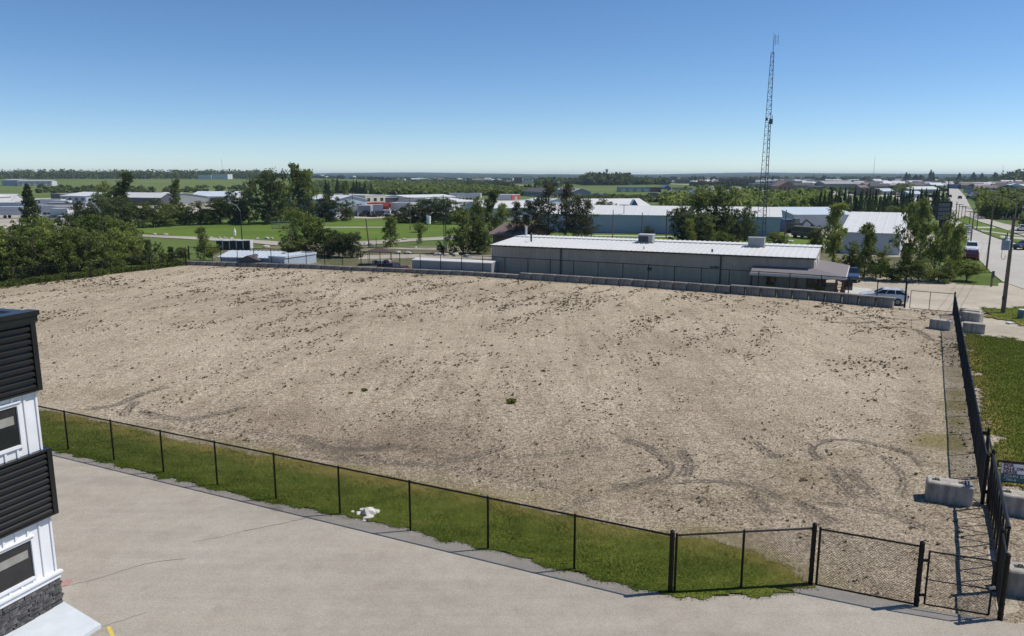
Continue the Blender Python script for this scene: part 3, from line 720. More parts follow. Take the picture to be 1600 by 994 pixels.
# ---------------------------------------------------------------- weeds on the lot
def weed_scatter():
    n = 95000
    X = rng.uniform(-72, 38, n); Y = rng.uniform(20, 102, n)
    ca, sa = math.cos(R(30)), math.sin(R(30))
    U = X*sa+Y*ca; W_ = X*ca-Y*sa                       # U runs away along the rows
    f = vnoise(U/5.0, W_, 1.5, 31)*.5+vnoise(U/2.5, W_, .7, 32)*.3+vnoise(U, W_, 3.5, 33)*.2
    px, py = project(X, Y)
    dens = np.clip((f-.50)*5, 0, 1)
    dens *= np.where(py < 470, .8, 1) * np.where(py > 720, .55, 1)
    dens *= 1-.85*np.exp(-(((px-900)/110)**2+((py-590)/60)**2)) 
    dens *= 1-.8*np.exp(-(((px-330)/200)**2+((py-560)/22)**2))
    dens = dens*.62+.022
    keep = (rng.random(n) < dens) & in_poly(X, Y, LOTPOLY)
    gfl = seg_dist(X, Y, [(p.x, p.y) for p in gf]); keep &= gfl > 1.2
    in_g = in_poly(X, Y, strip); keep &= ~in_g
    X = X[keep]; Y = Y[keep]; m = len(X); Vs = []; 
    sz = rng.uniform(.028, .078, m)*(1+.8*(rng.random(m) < .10)); sz *= np.interp(project(X, Y)[1], [415, 520, 650], [1.7, 1.2, .78]); K = 10
    th = rng.uniform(0, 6.28, (m, K)); rr = rng.uniform(.15, 1.0, (m, K))*sz[:, None]
    bx = X[:, None]+np.cos(th)*rr*.5; by = Y[:, None]+np.sin(th)*rr*.5
    tx = X[:, None]+np.cos(th)*rr*1.5; ty = Y[:, None]+np.sin(th)*rr*1.5; tz = sz[:, None]*rng.uniform(.3, .8, (m, K))
    wx, wy = -np.sin(th)*sz[:, None]*.35, np.cos(th)*sz[:, None]*.35
    z0 = lotz(bx.ravel(), by.ravel()).reshape(bx.shape)-.01; tz = tz+z0
    V = np.stack([np.stack([bx-wx, by-wy, z0], -1), np.stack([bx+wx, by+wy, z0], -1), np.stack([tx+wx*.5, ty+wy*.5, tz+.03], -1), np.stack([tx-wx*.5, ty-wy*.5, tz+.02], -1)], 2)
    k = m*K; o = bulk('lot_weeds', V.reshape(-1, 3), np.arange(4*k).reshape(k, 4), L_WEED)
    tag(o, 'small dry brown weed tufts scattered over the gravel lot', 'weeds', kind='stuff')
    print('weeds', m)
weed_scatter()
def stones():
    r = np.random.default_rng(9); n = 26000; X = r.uniform(-40, 32, n); Y = r.uniform(19, 60, n); px, py = project(X, Y)
    k = in_poly(X, Y, LOTPOLY) & (r.random(n) < np.clip((py-480)/300, .15, 1)) & ~in_poly(X, Y, strip); X, Y = X[k], Y[k]; n = len(X)
    s_ = r.uniform(.012, .035, n)[:, None]*(1+1.0*(r.random((n, 1)) < .04)); a = r.uniform(0, 6.28, (n, 1))+np.array([[0, 2.1, 4.2]])
    z = lotz(X, Y); V = np.concatenate([np.stack([X[:, None]+np.cos(a)*s_, Y[:, None]+np.sin(a)*s_, np.repeat(z[:, None]-.005, 3, 1)], -1), np.stack([X, Y, z+s_[:, 0]*1.1], -1)[:, None]], 1)
    b = (np.arange(n)*4)[:, None]; Fq = np.concatenate([b+np.array([[0, 1, 3]]), b+np.array([[1, 2, 3]]), b+np.array([[2, 0, 3]])])
    tag(bulk('loose_stones', V.reshape(-1, 3), Fq, mat('loose_stone', (.42, .38, .32), .9, var=.5, scale=3)), 'loose pale stones lying over the near gravel', 'stones', kind='stuff')
stones()
def tuft(loc, r, h, n, m, name, label, cat, group=None, parent=None):
    mb = MB(); rg_ = random.Random(n)
    for i in range(n):
        a = rg_.uniform(0, 6.28); q = rg_.uniform(0, .5)*r; x, y = math.cos(a)*q, math.sin(a)*q; l = rg_.uniform(.4, 1)*r
        hh = h*rg_.uniform(.4, 1); wd = .035; tx, ty = x+math.cos(a)*l*.8, y+math.sin(a)*l*.8
        mb.add([(x-math.sin(a)*wd, y+math.cos(a)*wd, 0), (x+math.sin(a)*wd, y-math.cos(a)*wd, 0), ((x+tx)/2, (y+ty)/2, hh*.85), (tx, ty, hh*.6)], [(0, 1, 2), (0, 2, 3)])
    o = mb.build(name, m, parent, loc=loc)
    return tag(o, label, cat, group)
c = P(799, 631); tuft((c.x, c.y, .02), .27, .34, 170, L_TUFT, 'weed_clump', 'lone green weed clump in the middle of the gravel lot', 'weed')
for i, (x, y, r_, lb) in enumerate([(570, 612, .2, 'small green weed tuft farthest left of the three in the gravel'), (548, 616, .13, 'tiny weed tuft beside the green one in the gravel'), (1556, 758, .3, 'yellow-green weed by the sliding gate end')]):
    c = P(x, y); tuft((c.x, c.y, .02), r_, r_*1.1, 80+i, L_TUFT, 'weed_tuft', lb, 'weed')

# ---------------------------------------------------------------- white rocks by the fence
def rock_mesh(name, m, seed, sub=2):
    import bmesh
    bm = bmesh.new(); bmesh.ops.create_icosphere(bm, subdivisions=sub, radius=.5)
    for v in bm.verts:
        n = v.co.normalized(); k = 1+.35*noise.noise(n*1.6+Vector((seed, 0, 0)))+.15*noise.noise(n*4+Vector((0, seed, 0)))
        v.co = n*.5*k; v.co.z = max(v.co.z, -.15)
    me = bpy.data.meshes.new(name); bm.to_mesh(me); bm.free(); me.materials.append(m); return me
LIME = mat('white_limestone', (0.70, 0.67, 0.62), .9, var=.15, scale=6, bmp=.3)
BOUL = mat('pale_boulder', (0.38, 0.36, 0.33), .9, var=.25, scale=2, bmp=.3)
RM = [rock_mesh('rock', LIME, s_) for s_ in (1.3, 4.1, 7.7)]
BMR = [rock_mesh('boulder', BOUL, s_) for s_ in (2.2, 5.5)]
for i, (x, y, sx, sy, sz, lb) in enumerate([(576, 806, .55, .45, .42, 'largest white rock by the near fence post'), (560, 806, .26, .2, .16, 'leftmost small white rock on the lawn'), (588, 803, .3, .24, .18, 'white rock right of the largest one'),
    (576, 812, .42, .25, .16, 'flat cream rock in front of the largest white rock'), (551, 803, .16, .14, .1, 'small white rock behind the leftmost pair'), (569, 817, .14, .12, .08, 'pebble-sized white rock by the post foot'), (566, 800, .22, .18, .15, 'white rock behind the fence post')]):
    o = link('white_rock', RM[i % 3]); c = P(x, y); o.location = (c.x, c.y, .06+sz*.12); o.scale = (sx, sy, sz); o.rotation_euler = (0, 0, i*1.3)
    tag(o, lb, 'rock', 'white rocks at the near fence')
for i, (x, y, s_, lb) in enumerate([(241, 367, .7, 'boulder at left end of park path'), (259, 367.5, .7, 'second boulder from the left on park path verge'), (330, 372, .5, 'small boulder on verge left of white banner'), (343, 372.5, .6, 'boulder left of white banner'), (352, 373, .6, 'boulder close to white banner'), (362, 374, .7, 'boulder just under white banner'), (402, 374, .7, 'boulder near where path meets bushes'), (417, 373.5, .8, 'boulder left of the big bush'), (424, 373.5, .6, 'boulder touching the big bush'),
     (416, 387, .9, 'pale boulder above the blue shed roof'), (572, 382, .9, 'pale boulder right of the leaning pole'), (580, 383, .9, 'boulder right of the leaning pole pair'), (632, 375, .7, 'boulder right of the bushy lone tree'), (650, 388, .5, 'flat stone on scrub near slim tree'), (622, 396, .9, 'boulder left of low storage shed on bank'), (637, 397, .9, 'second boulder left of low storage shed'), (684, 399, 1.0, 'white-topped boulder behind storage shed'), (697, 400, .8, 'boulder behind middle of storage shed'), (712, 400, 1.1, 'wide boulder behind right of storage shed'), (730, 402, .9, 'boulder behind right end of storage shed')]):
    o = link('boulder', BMR[i % 2]); c = P(x, y); o.location = (c.x, c.y, .1); o.scale = (s_*1.5, s_, s_*.8); o.rotation_euler = (0, 0, i*.8)
    tag(o, lb, 'boulder', 'boulders along the paths')

# ---------------------------------------------------------------- near left building
CB = P(96, 949); WD = Vector((-.354, -.935, 0)).normalized(); ND = Vector((.935, -.354, 0)).normalized()
def wallpt(x, y):
    """distance along wall and height of photo pixel on the wall plane"""
    v = y-CY; d = Vector(((x-CX), F*CP-v*SP, -(F*SP+v*CP))); o = Vector((0, 0, CAMZ))
    t = (CB-o).dot(ND)/d.dot(ND); q = o+d*t; return (q-CB).dot(WD), q.z
ZT = wallpt(57, 483)[1]; zA = wallpt(62, 502)[1]; zB = wallpt(68, 606)[1]; zC = wallpt(76, 698)[1]; zD = wallpt(84, 801)[1]; zE = wallpt(93, 890)[1]; zF = wallpt(94, 898)[1]
off = empty('office_building', CB, math.atan2(WD.y, WD.x)); tag(off, 'near left building corner with black corrugated bands, white siding and dark stone base', 'building')
# local axes: +x along the wall towards the camera, +y outward?  check the sign
ysgn = 1 if Vector((-WD.y, WD.x, 0)).dot(ND) > 0 else -1
def LX(s_, o_, z): return (s_, ysgn*o_, z)
BLACKP = mat('black_siding', (0.010, 0.010, 0.011), .32, var=.3, scale=1.2, spec=.6)
WSID = mat('white_siding', (0.74, 0.75, 0.77), .55, var=.05, scale=1.5)
streaky(WSID, .06, 2, .2)
STONE = mat('dark_ledgestone', (0.10, 0.095, 0.095), .85, var=.75, scale=7, bmp=.5)
BLIND = mat('window_blind', (0.30, 0.29, 0.26), .8); ROOFM = mat('roof_membrane', (0.20, 0.26, 0.36), .4)
LEN = 9.0; DEP = 14.0
def lb(m, s0, s1, o0, o1, z0, z1): return m.box(LX((s0+s1)/2, (o0+o1)/2, (z0+z1)/2), (s1-s0, abs(o1-o0), z1-z0))
lb(MB(), 0, LEN, -DEP, 0, 0, ZT-.35).build('body_wall', WSID, off)
lb(MB(), .1, LEN, -DEP, -.1, ZT-.34, ZT-.12).build('roof', ROOFM, off)
pm = MB(); lb(pm, -.16, LEN, -.2, .16, ZT-.30, ZT-.02); lb(pm, -.20, LEN, -.2, .20, ZT-.12, ZT); pm.build('parapet', BLACKP, off)
pm = MB(); lb(pm, -.16, .12, -DEP, -.2, ZT-.30, ZT-.03); pm.build('parapet', BLACKP, off)
def corr(z0, z1, n, s_start, end_cap):
    bk = MB(); lb(bk, s_start, LEN, .0, .05, z0, z1); lb(bk, s_start-.0, s_start+.10, .05, .15, z0, z1); bk.build('black_panel_trim', BLACKP, off)
    bk = MB(); lb(bk, s_start-.04, s_start, -6, .15, z0, z1); bk.build('black_panel_trim', BLACKP, off)
    hz = (z1-z0-.12)/n
    for i in range(n):
        zz = z0+.06+i*hz; k = MB(); s0, s1 = s_start+.12, LEN
        pr = [(.05, zz), (.13, zz+.015), (.13, zz+hz*.50), (.115, zz+hz*.56), (.06, zz+hz*.78), (.05, zz+hz*.97)]
        V = [LX(s0, o_, z) for o_, z in pr]+[LX(s1, o_, z) for o_, z in pr]; m_ = len(pr)
        k.add(V, [(i_, i_+1, m_+i_+1, m_+i_) for i_ in range(m_-1)]+[tuple(range(m_)), tuple(range(2*m_-1, m_-1, -1))])
        k.build('black_siding_slat', BLACKP, off)
    k = MB(); lb(k, s_start+.1, LEN, .05, .145, z0, z0+.055); lb(k, s_start+.1, LEN, .05, .145, z1-.055, z1); k.build('black_panel_trim', BLACKP, off)
corr(zB, zA+.05, 10, -.05, True); corr(zD, zC, 10, -.10, True)
def battens(z0, z1, wins):
    s_ = .02; k = 0
    while s_ < LEN:
        blocked = [(a, b, c, d) for a, b, c, d in wins if a-.06 < s_ < b+.06]
        segs = [(z0, z1)] if not blocked else [(z0, blocked[0][2]-.08), (blocked[0][3]+.08, z1)]
        for a, b in segs:
            if b-a > .1:
                q = MB(); lb(q, s_, s_+.055, 0, .035, a, b); q.build('batten', WSID, off)
        s_ += .335
def wind(x, yt, yb, wdt):
    s0, zt = wallpt(x, yt); _, zb = wallpt(x, yb)
    fr = MB(); s1 = s0+wdt
    lb(fr, s0-.07, s0, 0, .06, zb-.08, zt+.08); lb(fr, s1, s1+.07, 0, .06, zb-.08, zt+.08); lb(fr, s0, s1, 0, .06, zt, zt+.08); lb(fr, s0, s1, 0, .06, zb-.08, zb); lb(fr, s0-.09, s1+.09, 0, .10, zt+.08, zt+.11)
    f_ = fr.build('window_frame', WSID, off)
    q = MB(); lb(q, s0, s1, 0.004, .012, zb, zt); q.build('pane', GLASS, f_)
    q = MB(); lb(q, s0+.10, s1, .014, .018, (zb+zt)/2+.05, zt-.25); q.build('blind', BLIND, f_)
    return (s0, s1, zb, zt)
w1 = wind(24, 634, 697, 1.6); w2 = wind(46, 843, 903, 2.0)
battens(zC, zB, [w1]); battens(zF, zD, [w2])
q = MB(); lb(q, -.08, LEN, 0, .14, zE-.03, zE+.03); lb(q, -.03, LEN, 0, .09, zF-.02, zE-.03); q.build('ledge', WSID, off)
sb = MB(); lb(sb, 0, LEN, 0, .02, 0, zF); sb.build('mortar_backing', mat('dark_mortar', (.03, .03, .03), .95), off)
rs = random.Random(5); z = .02; stn = []
while z < zF-.05:
    hgt = min(rs.choice([.055, .075, .095]), zF-.03-z); s_ = -rs.uniform(0, .2)
    while s_ < 3.4:
        ln = rs.uniform(.12, .42); a = max(s_, -.02)
        q = MB(); d_ = rs.uniform(.05, .10); c_ = LX((a+s_+ln)/2, d_/2+.01, z+hgt/2)
        q.box((0, 0, 0), (max(.05, s_+ln-a-.01), d_, hgt-.008), rs.uniform(-.03, .03), taper=.96)
        q.build('stone', STONE, off, loc=c_); s_ += ln
    z += hgt
# slab and line at its foot
q = [CB+ND*.05+Vector((-.05, .1, 0)), P(158, 976), P(150, 1002)+Vector((-.05, -.2, 0)), P(150, 1002)+WD*6, CB+WD*8]
q = [CB-WD*.06, P(158, 977, .14), P(158, 977, .14)+WD*8, CB+WD*8]
sl_ = MB().prism([(p.x, p.y) for p in q], 0.0, .17).build('entrance_slab', mat('pale_blue_concrete', (.56, .60, .63), .7, var=.06)); sl_['kind'] = 'structure'
a = P(168, 984); sheet('parking_line', [(a.x-.05, a.y+.05), (a.x+.07, a.y+.04), (a.x+1.35, a.y-1.6), (a.x+1.2, a.y-1.65)], .070, mat('yellow_line', (.60, .46, .10), .8, var=.2, scale=12), world=True)
# ---------------------------------------------------------------- buildings
def wcol(c, nm, rough=.6, var=.06): return mat(nm, c, rough, var=var, scale=.6)
W_WHITE = wcol((.54, .55, .56), 'white_cladding'); W_CREAM = wcol((.56, .52, .44), 'cream_cladding'); W_GREY = wcol((.30, .31, .32), 'grey_cladding')
W_BLUE = wcol((.38, .44, .52), 'pale_blue_cladding'); W_BROWN = wcol((.20, .13, .10), 'brown_cladding', var=.15); W_DARK = wcol((.09, .09, .10), 'dark_cladding')
W_TAN = wcol((.34, .30, .24), 'tan_cladding'); W_RED = wcol((.38, .06, .05), 'red_cladding'); W_DBLUE = wcol((.10, .14, .28), 'blue_cladding')
R_WHITE = mat('white_metal_roof', (.62, .62, .60), .45, var=.04, scale=.4); R_PALE = mat('pale_blue_roof', (.52, .58, .63), .45, var=.05, scale=.4)
R_GREY = mat('grey_roof', (.30, .30, .31), .8, var=.12, scale=.6); R_DARK = mat('dark_shingle_roof', (.09, .085, .09), .9, var=.2, scale=3); R_BROWN = mat('brown_roof', (.19, .14, .13), .9, var=.15, scale=2)
COLS = dict(w=W_WHITE, c=W_CREAM, g=W_GREY, b=W_BLUE, n=W_BROWN, d=W_DARK, t=W_TAN, r=W_RED, u=W_DBLUE)
ROOFS = dict(u=mat('blue_metal_roof', (.12, .17, .30), .5), w=R_WHITE, p=R_PALE, g=R_GREY, d=R_DARK, n=R_BROWN)
def hall(name, a, b, h, depth, wall, roof, kind, label, rise=1.2, wins=0, doors=0, group=None, cat='building', ribs=False, ridge=.5, over=.3):
    """a, b = ground points of the front facade (left, right); depth goes away from the camera"""
    a = Vector(a); b = Vector(b); d = b-a; L = d.length; d.normalize(); rz = math.atan2(d.y, d.x)
    root = empty(name, a, rz); tag(root, label, cat, group)
    mb = MB()
    if kind == 'end':      # gable faces the camera
        mb.add([(0, 0, 0), (L, 0, 0), (L, 0, h), (L/2, 0, h+rise), (0, 0, h), (0, depth, 0), (L, depth, 0), (L, depth, h), (L/2, depth, h+rise), (0, depth, h)],
               [(0, 1, 2, 3, 4), (9, 8, 7, 6, 5), (1, 6, 7, 2), (5, 0, 4, 9)])
        rf = MB(); t = .12; o = over
        for s_ in (0, 1):
            x0 = -o if s_ == 0 else L+o; zz = h-o*rise/(L/2)
            V = [(x0, -o, zz), (L/2, -o, h+rise), (L/2, depth+o, h+rise), (x0, depth+o, zz)]
            rf.add(V+[(p[0], p[1], p[2]+t) for p in V], [(0, 1, 2, 3), (7, 6, 5, 4), (0, 4, 5, 1), (1, 5, 6, 2), (2, 6, 7, 3), (3, 7, 4, 0)])
    elif kind == 'side':   # ridge runs along the facade
        rdp = depth*ridge
        mb.add([(0, 0, 0), (L, 0, 0), (L, 0, h), (0, 0, h), (0, depth, 0), (L, depth, 0), (L, depth, h), (0, depth, h), (0, rdp, h+rise), (L, rdp, h+rise)],
               [(0, 1, 2, 3), (7, 6, 5, 4), (1, 5, 6, 9, 2), (4, 0, 3, 8, 7)])
        rf = MB(); t = .12; o = over
        for y0, z0, y1, z1 in ((-o, h-o*rise/rdp, rdp, h+rise), (depth+o, h-o*rise/(depth-rdp), rdp, h+rise)):
            V = [(-o, y0, z0), (L+o, y0, z0), (L+o, y1, z1), (-o, y1, z1)]
            rf.add(V+[(p[0], p[1], p[2]+t) for p in V], [(0, 1, 2, 3), (7, 6, 5, 4), (0, 4, 5, 1), (1, 5, 6, 2), (2, 6, 7, 3), (3, 7, 4, 0)])
            if ribs:
                x = 0.15
                while x < L:
                    rf.add([(x, y0, z0+t), (x+.07, y0, z0+t), (x+.07, y0, z0+t+.06), (x, y0, z0+t+.06), (x, y1, z1+t), (x+.07, y1, z1+t), (x+.07, y1, z1+t+.06), (x, y1, z1+t+.06)], [(0, 1, 2, 3), (3, 2, 6, 7), (1, 5, 6, 2), (0, 3, 7, 4)])
                    x += ribs
    else:                  # flat with a parapet
        mb.box((L/2, depth/2, h/2), (L, depth, h)); rf = MB(); rf.box((L/2, depth/2, h+.05), (L-.3, depth-.3, .1))
        for c_, s_ in (((L/2, 0, h+.12), (L+.1, .2, .24)), ((L/2, depth, h+.12), (L+.1, .2, .24)), ((0, depth/2, h+.12), (.2, depth-.21, .24)), ((L, depth/2, h+.12), (.2, depth-.21, .24))): rf.box(c_, s_)
    mb.build('wall', wall, root); rf.build('roof', roof, root)
    for i in range(wins):
        x = L*(i+.5)/wins; q = MB(); q.box((x, -.02, h*.6), (min(1.8, L/wins*.45), .06, min(1.3, h*.32))); q.build('window', GLASS, root)
    for i in range(doors):
        x = L*(i+.5)/doors; q = MB(); q.box((x, -.03, min(h*.36, 1.6)), (min(3.4, L/doors*.6), .08, min(h*.72, 3.2))); q.build('door', W_GREY if wall != W_GREY else W_WHITE, root)
    return root
def hallpx(name, xl, yl, xr, yr, ytop, depth, wc, rc, kind, label, **k):
    a = P(xl, yl); b = P(xr, yr)
    for p in (a, b): p.z = 0
    a.z = b.z = min(terrain(a.x, a.y), terrain(b.x, b.y))
    sink = k.pop('sink', 0); h = max(2.0, ZAT(a.y, ytop))+sink*0; a.z -= sink; b.z -= sink
    return hall(name, a, b, h, depth, COLS[wc], ROOFS[rc], kind, label, **k)

# ---- the ribbed grey warehouse behind the wall
zE_ = 3.5; WA = P(768, 383, zE_); WB = P(1272.6, 404, zE_); WA.z = WB.z = 0
du = (WB-WA).normalized(); dv = Vector((-du.y, du.x, 0)); WL = (WB-WA).length; DEPW = 11.0
M_WARE = wcol((.40, .355, .305), 'grey_metal_cladding')
streaky(M_WARE, .14, .9, .12)
wh = empty('warehouse', WA, math.atan2(du.y, du.x)); tag(wh, 'long grey ribbed metal warehouse with white roof behind the block wall', 'warehouse')
ZR = 3.95; RY = 7.0
mb = MB().add([(0, 0, 0), (WL, 0, 0), (WL, 0, zE_), (0, 0, zE_), (0, DEPW, 0), (WL, DEPW, 0), (WL, DEPW, zE_+.3), (0, DEPW, zE_+.3), (0, RY, ZR), (WL, RY, ZR)], [(0, 1, 2, 3), (7, 6, 5, 4), (1, 5, 6, 9, 2), (4, 0, 3, 8, 7)])
mb.build('wall', M_WARE, wh)
rb = MB(); x = .12
while x < WL: rb.box((x, -.022, zE_/2-.05), (.05, .044, zE_-.1)); x += .305
rb.build('wall_rib', M_WARE, wh)
rf = MB()
def slab4(m_, V, t=.06): m_.add(V+[(p[0], p[1], p[2]+t) for p in V], [(3, 2, 1, 0), (4, 5, 6, 7), (0, 1, 5, 4), (1, 2, 6, 5), (2, 3, 7, 6), (3, 0, 4, 7)])
slab4(rf, [(-.15, -.25, zE_-.02), (WL+.15, -.25, zE_-.02), (WL+.15, RY, ZR), (-.15, RY, ZR)])
slab4(rf, [(-.15, RY, ZR+.10), (WL+.15, RY, ZR+.10), (WL+.15, DEPW+.2, zE_+.42), (-.15, DEPW+.2, zE_+.42)])
rf.build('roof', R_WHITE, wh)
q = MB(); q.box((WL/2, RY+.02, ZR+.06), (WL+.3, .12, .16)); q.build('ridge_flashing', W_GREY, wh)
rr = MB(); x = .2
while x < WL:
    for y0, z0, y1, z1 in ((-.25, zE_+.04, RY-.05, ZR+.06), (RY, ZR+.16, DEPW+.2, zE_+.48)):
        rr.add([(x, y0, z0), (x+.06, y0, z0), (x+.06, y0, z0+.06), (x, y0, z0+.06), (x, y1, z1), (x+.06, y1, z1), (x+.06, y1, z1+.06), (x, y1, z1+.06)], [(3, 2, 1, 0), (0, 4, 7, 3), (3, 7, 6, 2), (1, 2, 6, 5)])
    x += .61
rr.build('roof_rib', R_WHITE, wh)
ed = MB(); ed.box((WL/2, -.28, zE_-.03), (WL+.36, .06, .16)); ed.build('gutter', DKMETAL, wh)
def at_roof(x, y, z):
    lo, hi = 0, WL
    for _ in range(30):
        m_ = (lo+hi)/2; p_ = WA+du*m_+dv*y; fw = p_.y*CP+(CAMZ-z)*SP
        if CX+F*p_.x/fw < x: lo = m_
        else: hi = m_
    return lo
def at_wall(x): # distance along warehouse facade for photo x at eave height
    a = Vector((x-CX, 0)); 
    lo, hi = 0, WL
    for _ in range(30):
        m_ = (lo+hi)/2; p_ = WA+du*m_; fw = p_.y*CP+(CAMZ-zE_)*SP
        if CX+F*p_.x/fw < x: lo = m_
        else: hi = m_
    return lo
for x in (877, 1127): MB().box((at_wall(x), -.10, zE_/2), (.14, .12, zE_-.1)).build('downspout', DKMETAL, wh)
for x, z_, s_ in ((1002, 2.4, .3), (1016, 1.55, .45), (1113, 2.1, .25), (1118, 2.1, .25), (1122, 2.1, .25), (997, 1.6, .2), (1005, 1.1, .3)):
    MB().box((at_wall(x), -.08, z_), (s_, .14, s_*.7)).build('wall_vent', GALV if x < 1010 else DKMETAL, wh)
def hvac(x, y, w_, h_, label):
    s_ = at_roof(x, y, ZR); r = empty('rooftop_unit', WA+du*s_+dv*y+Vector((0, 0, ZR-.02)), math.atan2(du.y, du.x)); tag(r, label, 'air conditioner', 'rooftop units on the warehouse')
    MB().box((0, 0, h_/2+.1), (w_, 1.2, h_)).build('casing', mat('hvac_casing', (.34, .34, .33), .6), r)
    MB().box((0, 0, h_+.13), (w_+.1, 1.3, .06)).build('lid', W_WHITE if x < 1100 else W_GREY, r)
    MB().box((0, 0, .05), (w_+.2, 1.3, .1)).build('curb', GALV, r)
    if x < 1100: MB().box((-.25, -.62, h_*.55), (w_*.68, .05, h_*.75)).build('coil_panel', DKMETAL, r)
    else:
        for k in range(4): MB().box((-w_*.36+k*w_*.24, -.62, h_*.55), (w_*.17, .05, h_*.6)).build('access_panel', W_GREY, r)
hvac(1010, 6.3, 1.75, .9, 'dark-faced rooftop unit at the middle of the warehouse roof'); hvac(1182, 6.3, 1.75, .95, 'grey rooftop unit nearer the right end of the warehouse roof')
q = MB(); s_ = at_roof(830, 3.4, 4); q.tube((s_, 3.4, 3.6), (s_, 3.4, 4.75), .11, n=10); q.tube((s_, 3.4, 4.75), (s_, 3.4, 4.95), .17, .06, n=10); q.build('flue_pipe', DKMETAL, wh)
q = MB(); s_ = at_roof(822, 9.8, 4); q.tube((s_, 9.8, 3.8), (s_, 9.8, 5.2), .16, n=10); q.build('flue_pipe', W_WHITE, wh)
for x in (1006, 1112, 1113.5): q = MB(); s_ = at_roof(x, 1.2, 3.6); q.tube((s_, 1.2, 3.5), (s_, 1.2, 3.95), .05, n=8); q.build('roof_vent', DKMETAL, wh)
for y_ in (2.4, 6.8): MB().box((WL+.03, y_, 2.55), (.06, 1.3 if y_ < 4 else 1.8, .85)).build('window', W_WHITE, wh)
# porch at its right end
pr0 = at_wall(1178); PH = 1.9; OUT = 2.3; RT = 2.4
px1 = WL+3.2
prf = MB()
A0 = (pr0, 0.0, RT); A1 = (WL, 0, RT); A2 = (WL, DEPW*.85, RT)
B0 = (pr0, -OUT, PH); B1 = (px1, -OUT, PH); B2 = (px1, DEPW*.85, PH)
for V in ([B0, B1, A1, A0], [B1, B2, A2, A1]): slab4(prf, [Vector(v) for v in V] and [tuple(v) for v in V], .08)
prf.build('porch_roof', mat('porch_shingles', (.17, .155, .16), .9, var=.15, scale=6), wh)
fs = MB(); fs.box(((pr0+px1)/2, -OUT-.03, PH-.06), (px1-pr0+.1, .06, .22)); fs.box((px1+.03, (DEPW*.85-OUT)/2, PH-.06), (.06, DEPW*.85+OUT, .22)); fs.build('fascia', W_WHITE, wh)
sf = MB(); sf.box(((pr0+px1)/2, -OUT/2, PH-.20), (px1-pr0-.1, OUT-.05, .05)); sf.box(((WL+px1)/2, DEPW*.42, PH-.20), (px1-WL-.1, DEPW*.8, .05)); sf.build('soffit', W_TAN, wh)
PC = mat('brown_porch_post', (.12, .05, .04), .7)
for x_, y_ in [(pr0+.15, -OUT+.2), (pr0+4.6, -OUT+.2), (pr0+8.4, -OUT+.2), (px1-.25, -OUT+.2), (px1-.25, .3), (px1-.25, 2.6), (px1-.25, 4.9), (px1-.25, 7.2)]:
    q = MB(); q.box((x_, y_, (PH-.2)/2), (.22, .22, PH-.2)); q.box((x_, y_, .35), (.42, .42, .7)); q.build('porch_post', PC, wh)
for x_, w_ in ((pr0+1.9, 1.0), (pr0+6.4, 1.9), (pr0+9.4, 1.0)): MB().box((x_, -.06, .95), (w_, .05, 1.1)).build('window', GLASS, wh)
MB().box((WL+.04, 2.0, .88), (.06, .95, 1.75)).build('door', W_WHITE, wh)
MB().box((WL+.04, 4.5, 1.3), (.06, 1.6, 1.1)).build('window', GLASS, wh)

# ---- other buildings: name, left base, right base, y of eave, depth, wall, roof, kind, label, options
hallpx('storage_hall', 838, 361.5, 1218, 369.5, 334, 15, 'b', 'w', 'side', 'long pale blue warehouse with white roof beyond the side road', rise=1.6, ribs=3, wins=0)
hallpx('storage_hall', 1150, 352, 1241, 352.5, 336, 24, 'w', 'p', 'side', 'pale-roofed hall behind the right end of the long blue warehouse', rise=1.0)
hallpx('storage_hall', 1240, 357, 1335, 357, 336, 26, 'w', 'p', 'side', 'white hall with pale roof behind the parked bus', rise=1.2, doors=0)
r_ = hallpx('storage_hall', 1313, 395, 1405, 399, 363, 34, 'w', 'w', 'side', 'big white metal hall with ribbed roof behind the right-hand trees', rise=2.4, ribs=1.4)
for x_ in (7.2, 9.4): MB().box((x_-2.4, -.04, 2.1), (.5, .06, .3)).build('wall_vent', DKMETAL, r_)
hallpx('cottage', 770, 382, 812, 385, 370, 9, 'n', 'n', 'side', 'small brown-roofed house left of the dark pines', rise=1.6, over=.7, wins=2)
hallpx('storage_shed', 644, 425, 768, 431, 404.5, 2.6, 'g', 'w', 'side', 'long low grey storage shed with white flat top behind the wall', cat='shed', sink=.55, rise=.12, over=.05)
s_ = hallpx('tin_shed', 345, 414, 425, 416, 400, 5.5, 'b', 'p', 'side', 'low tin shed with pale blue ribbed roof at the left end of the wall', rise=.55, ribs=.6, cat='shed', sink=.95)
q = hall('tin_annex', P(421, 416.5)-Vector((0, 0, .9)), P(445, 418)-Vector((0, 0, .9)), 2.1, 6.5, W_BLUE, R_PALE, 'flat', 'ribbed pale blue annex at the right end of the tin shed', cat='shed')
for k in range(8): MB().box((.12+k*.27, -.03, 1.05), (.07, .06, 2.0)).build('rib', W_WHITE, q)
hallpx('shed_porch', 376, 416.5, 402, 417, 406, 2, 'd', 'd', 'end', 'dark gabled porch in front of the tin shed', rise=.5, cat='shed', sink=1.1)
hallpx('workshop', 524, 339, 574, 337, 313, 30, 'b', 'w', 'end', 'pale blue gabled workshop left of the red tanks', rise=1.2, wins=2, doors=2)
hallpx('workshop', 571, 322, 602, 321, 306, 26, 'c', 'w', 'flat', 'cream flat-topped workshop front behind the red tanks', wins=3)
hallpx('workshop', 538, 316, 572, 320, 306.5, 24, 'd', 'w', 'flat', 'dark side wing with white roof left of the cream workshop')
hallpx('white_hall', 638, 320, 712, 318, 309, 20, 'w', 'w', 'side', 'white-roofed hall behind the dark tree row', rise=.8)
hallpx('white_shed', 642, 330, 653, 329, 318, 8, 'w', 'w', 'flat', 'small white block among the dark tree row', cat='shed')
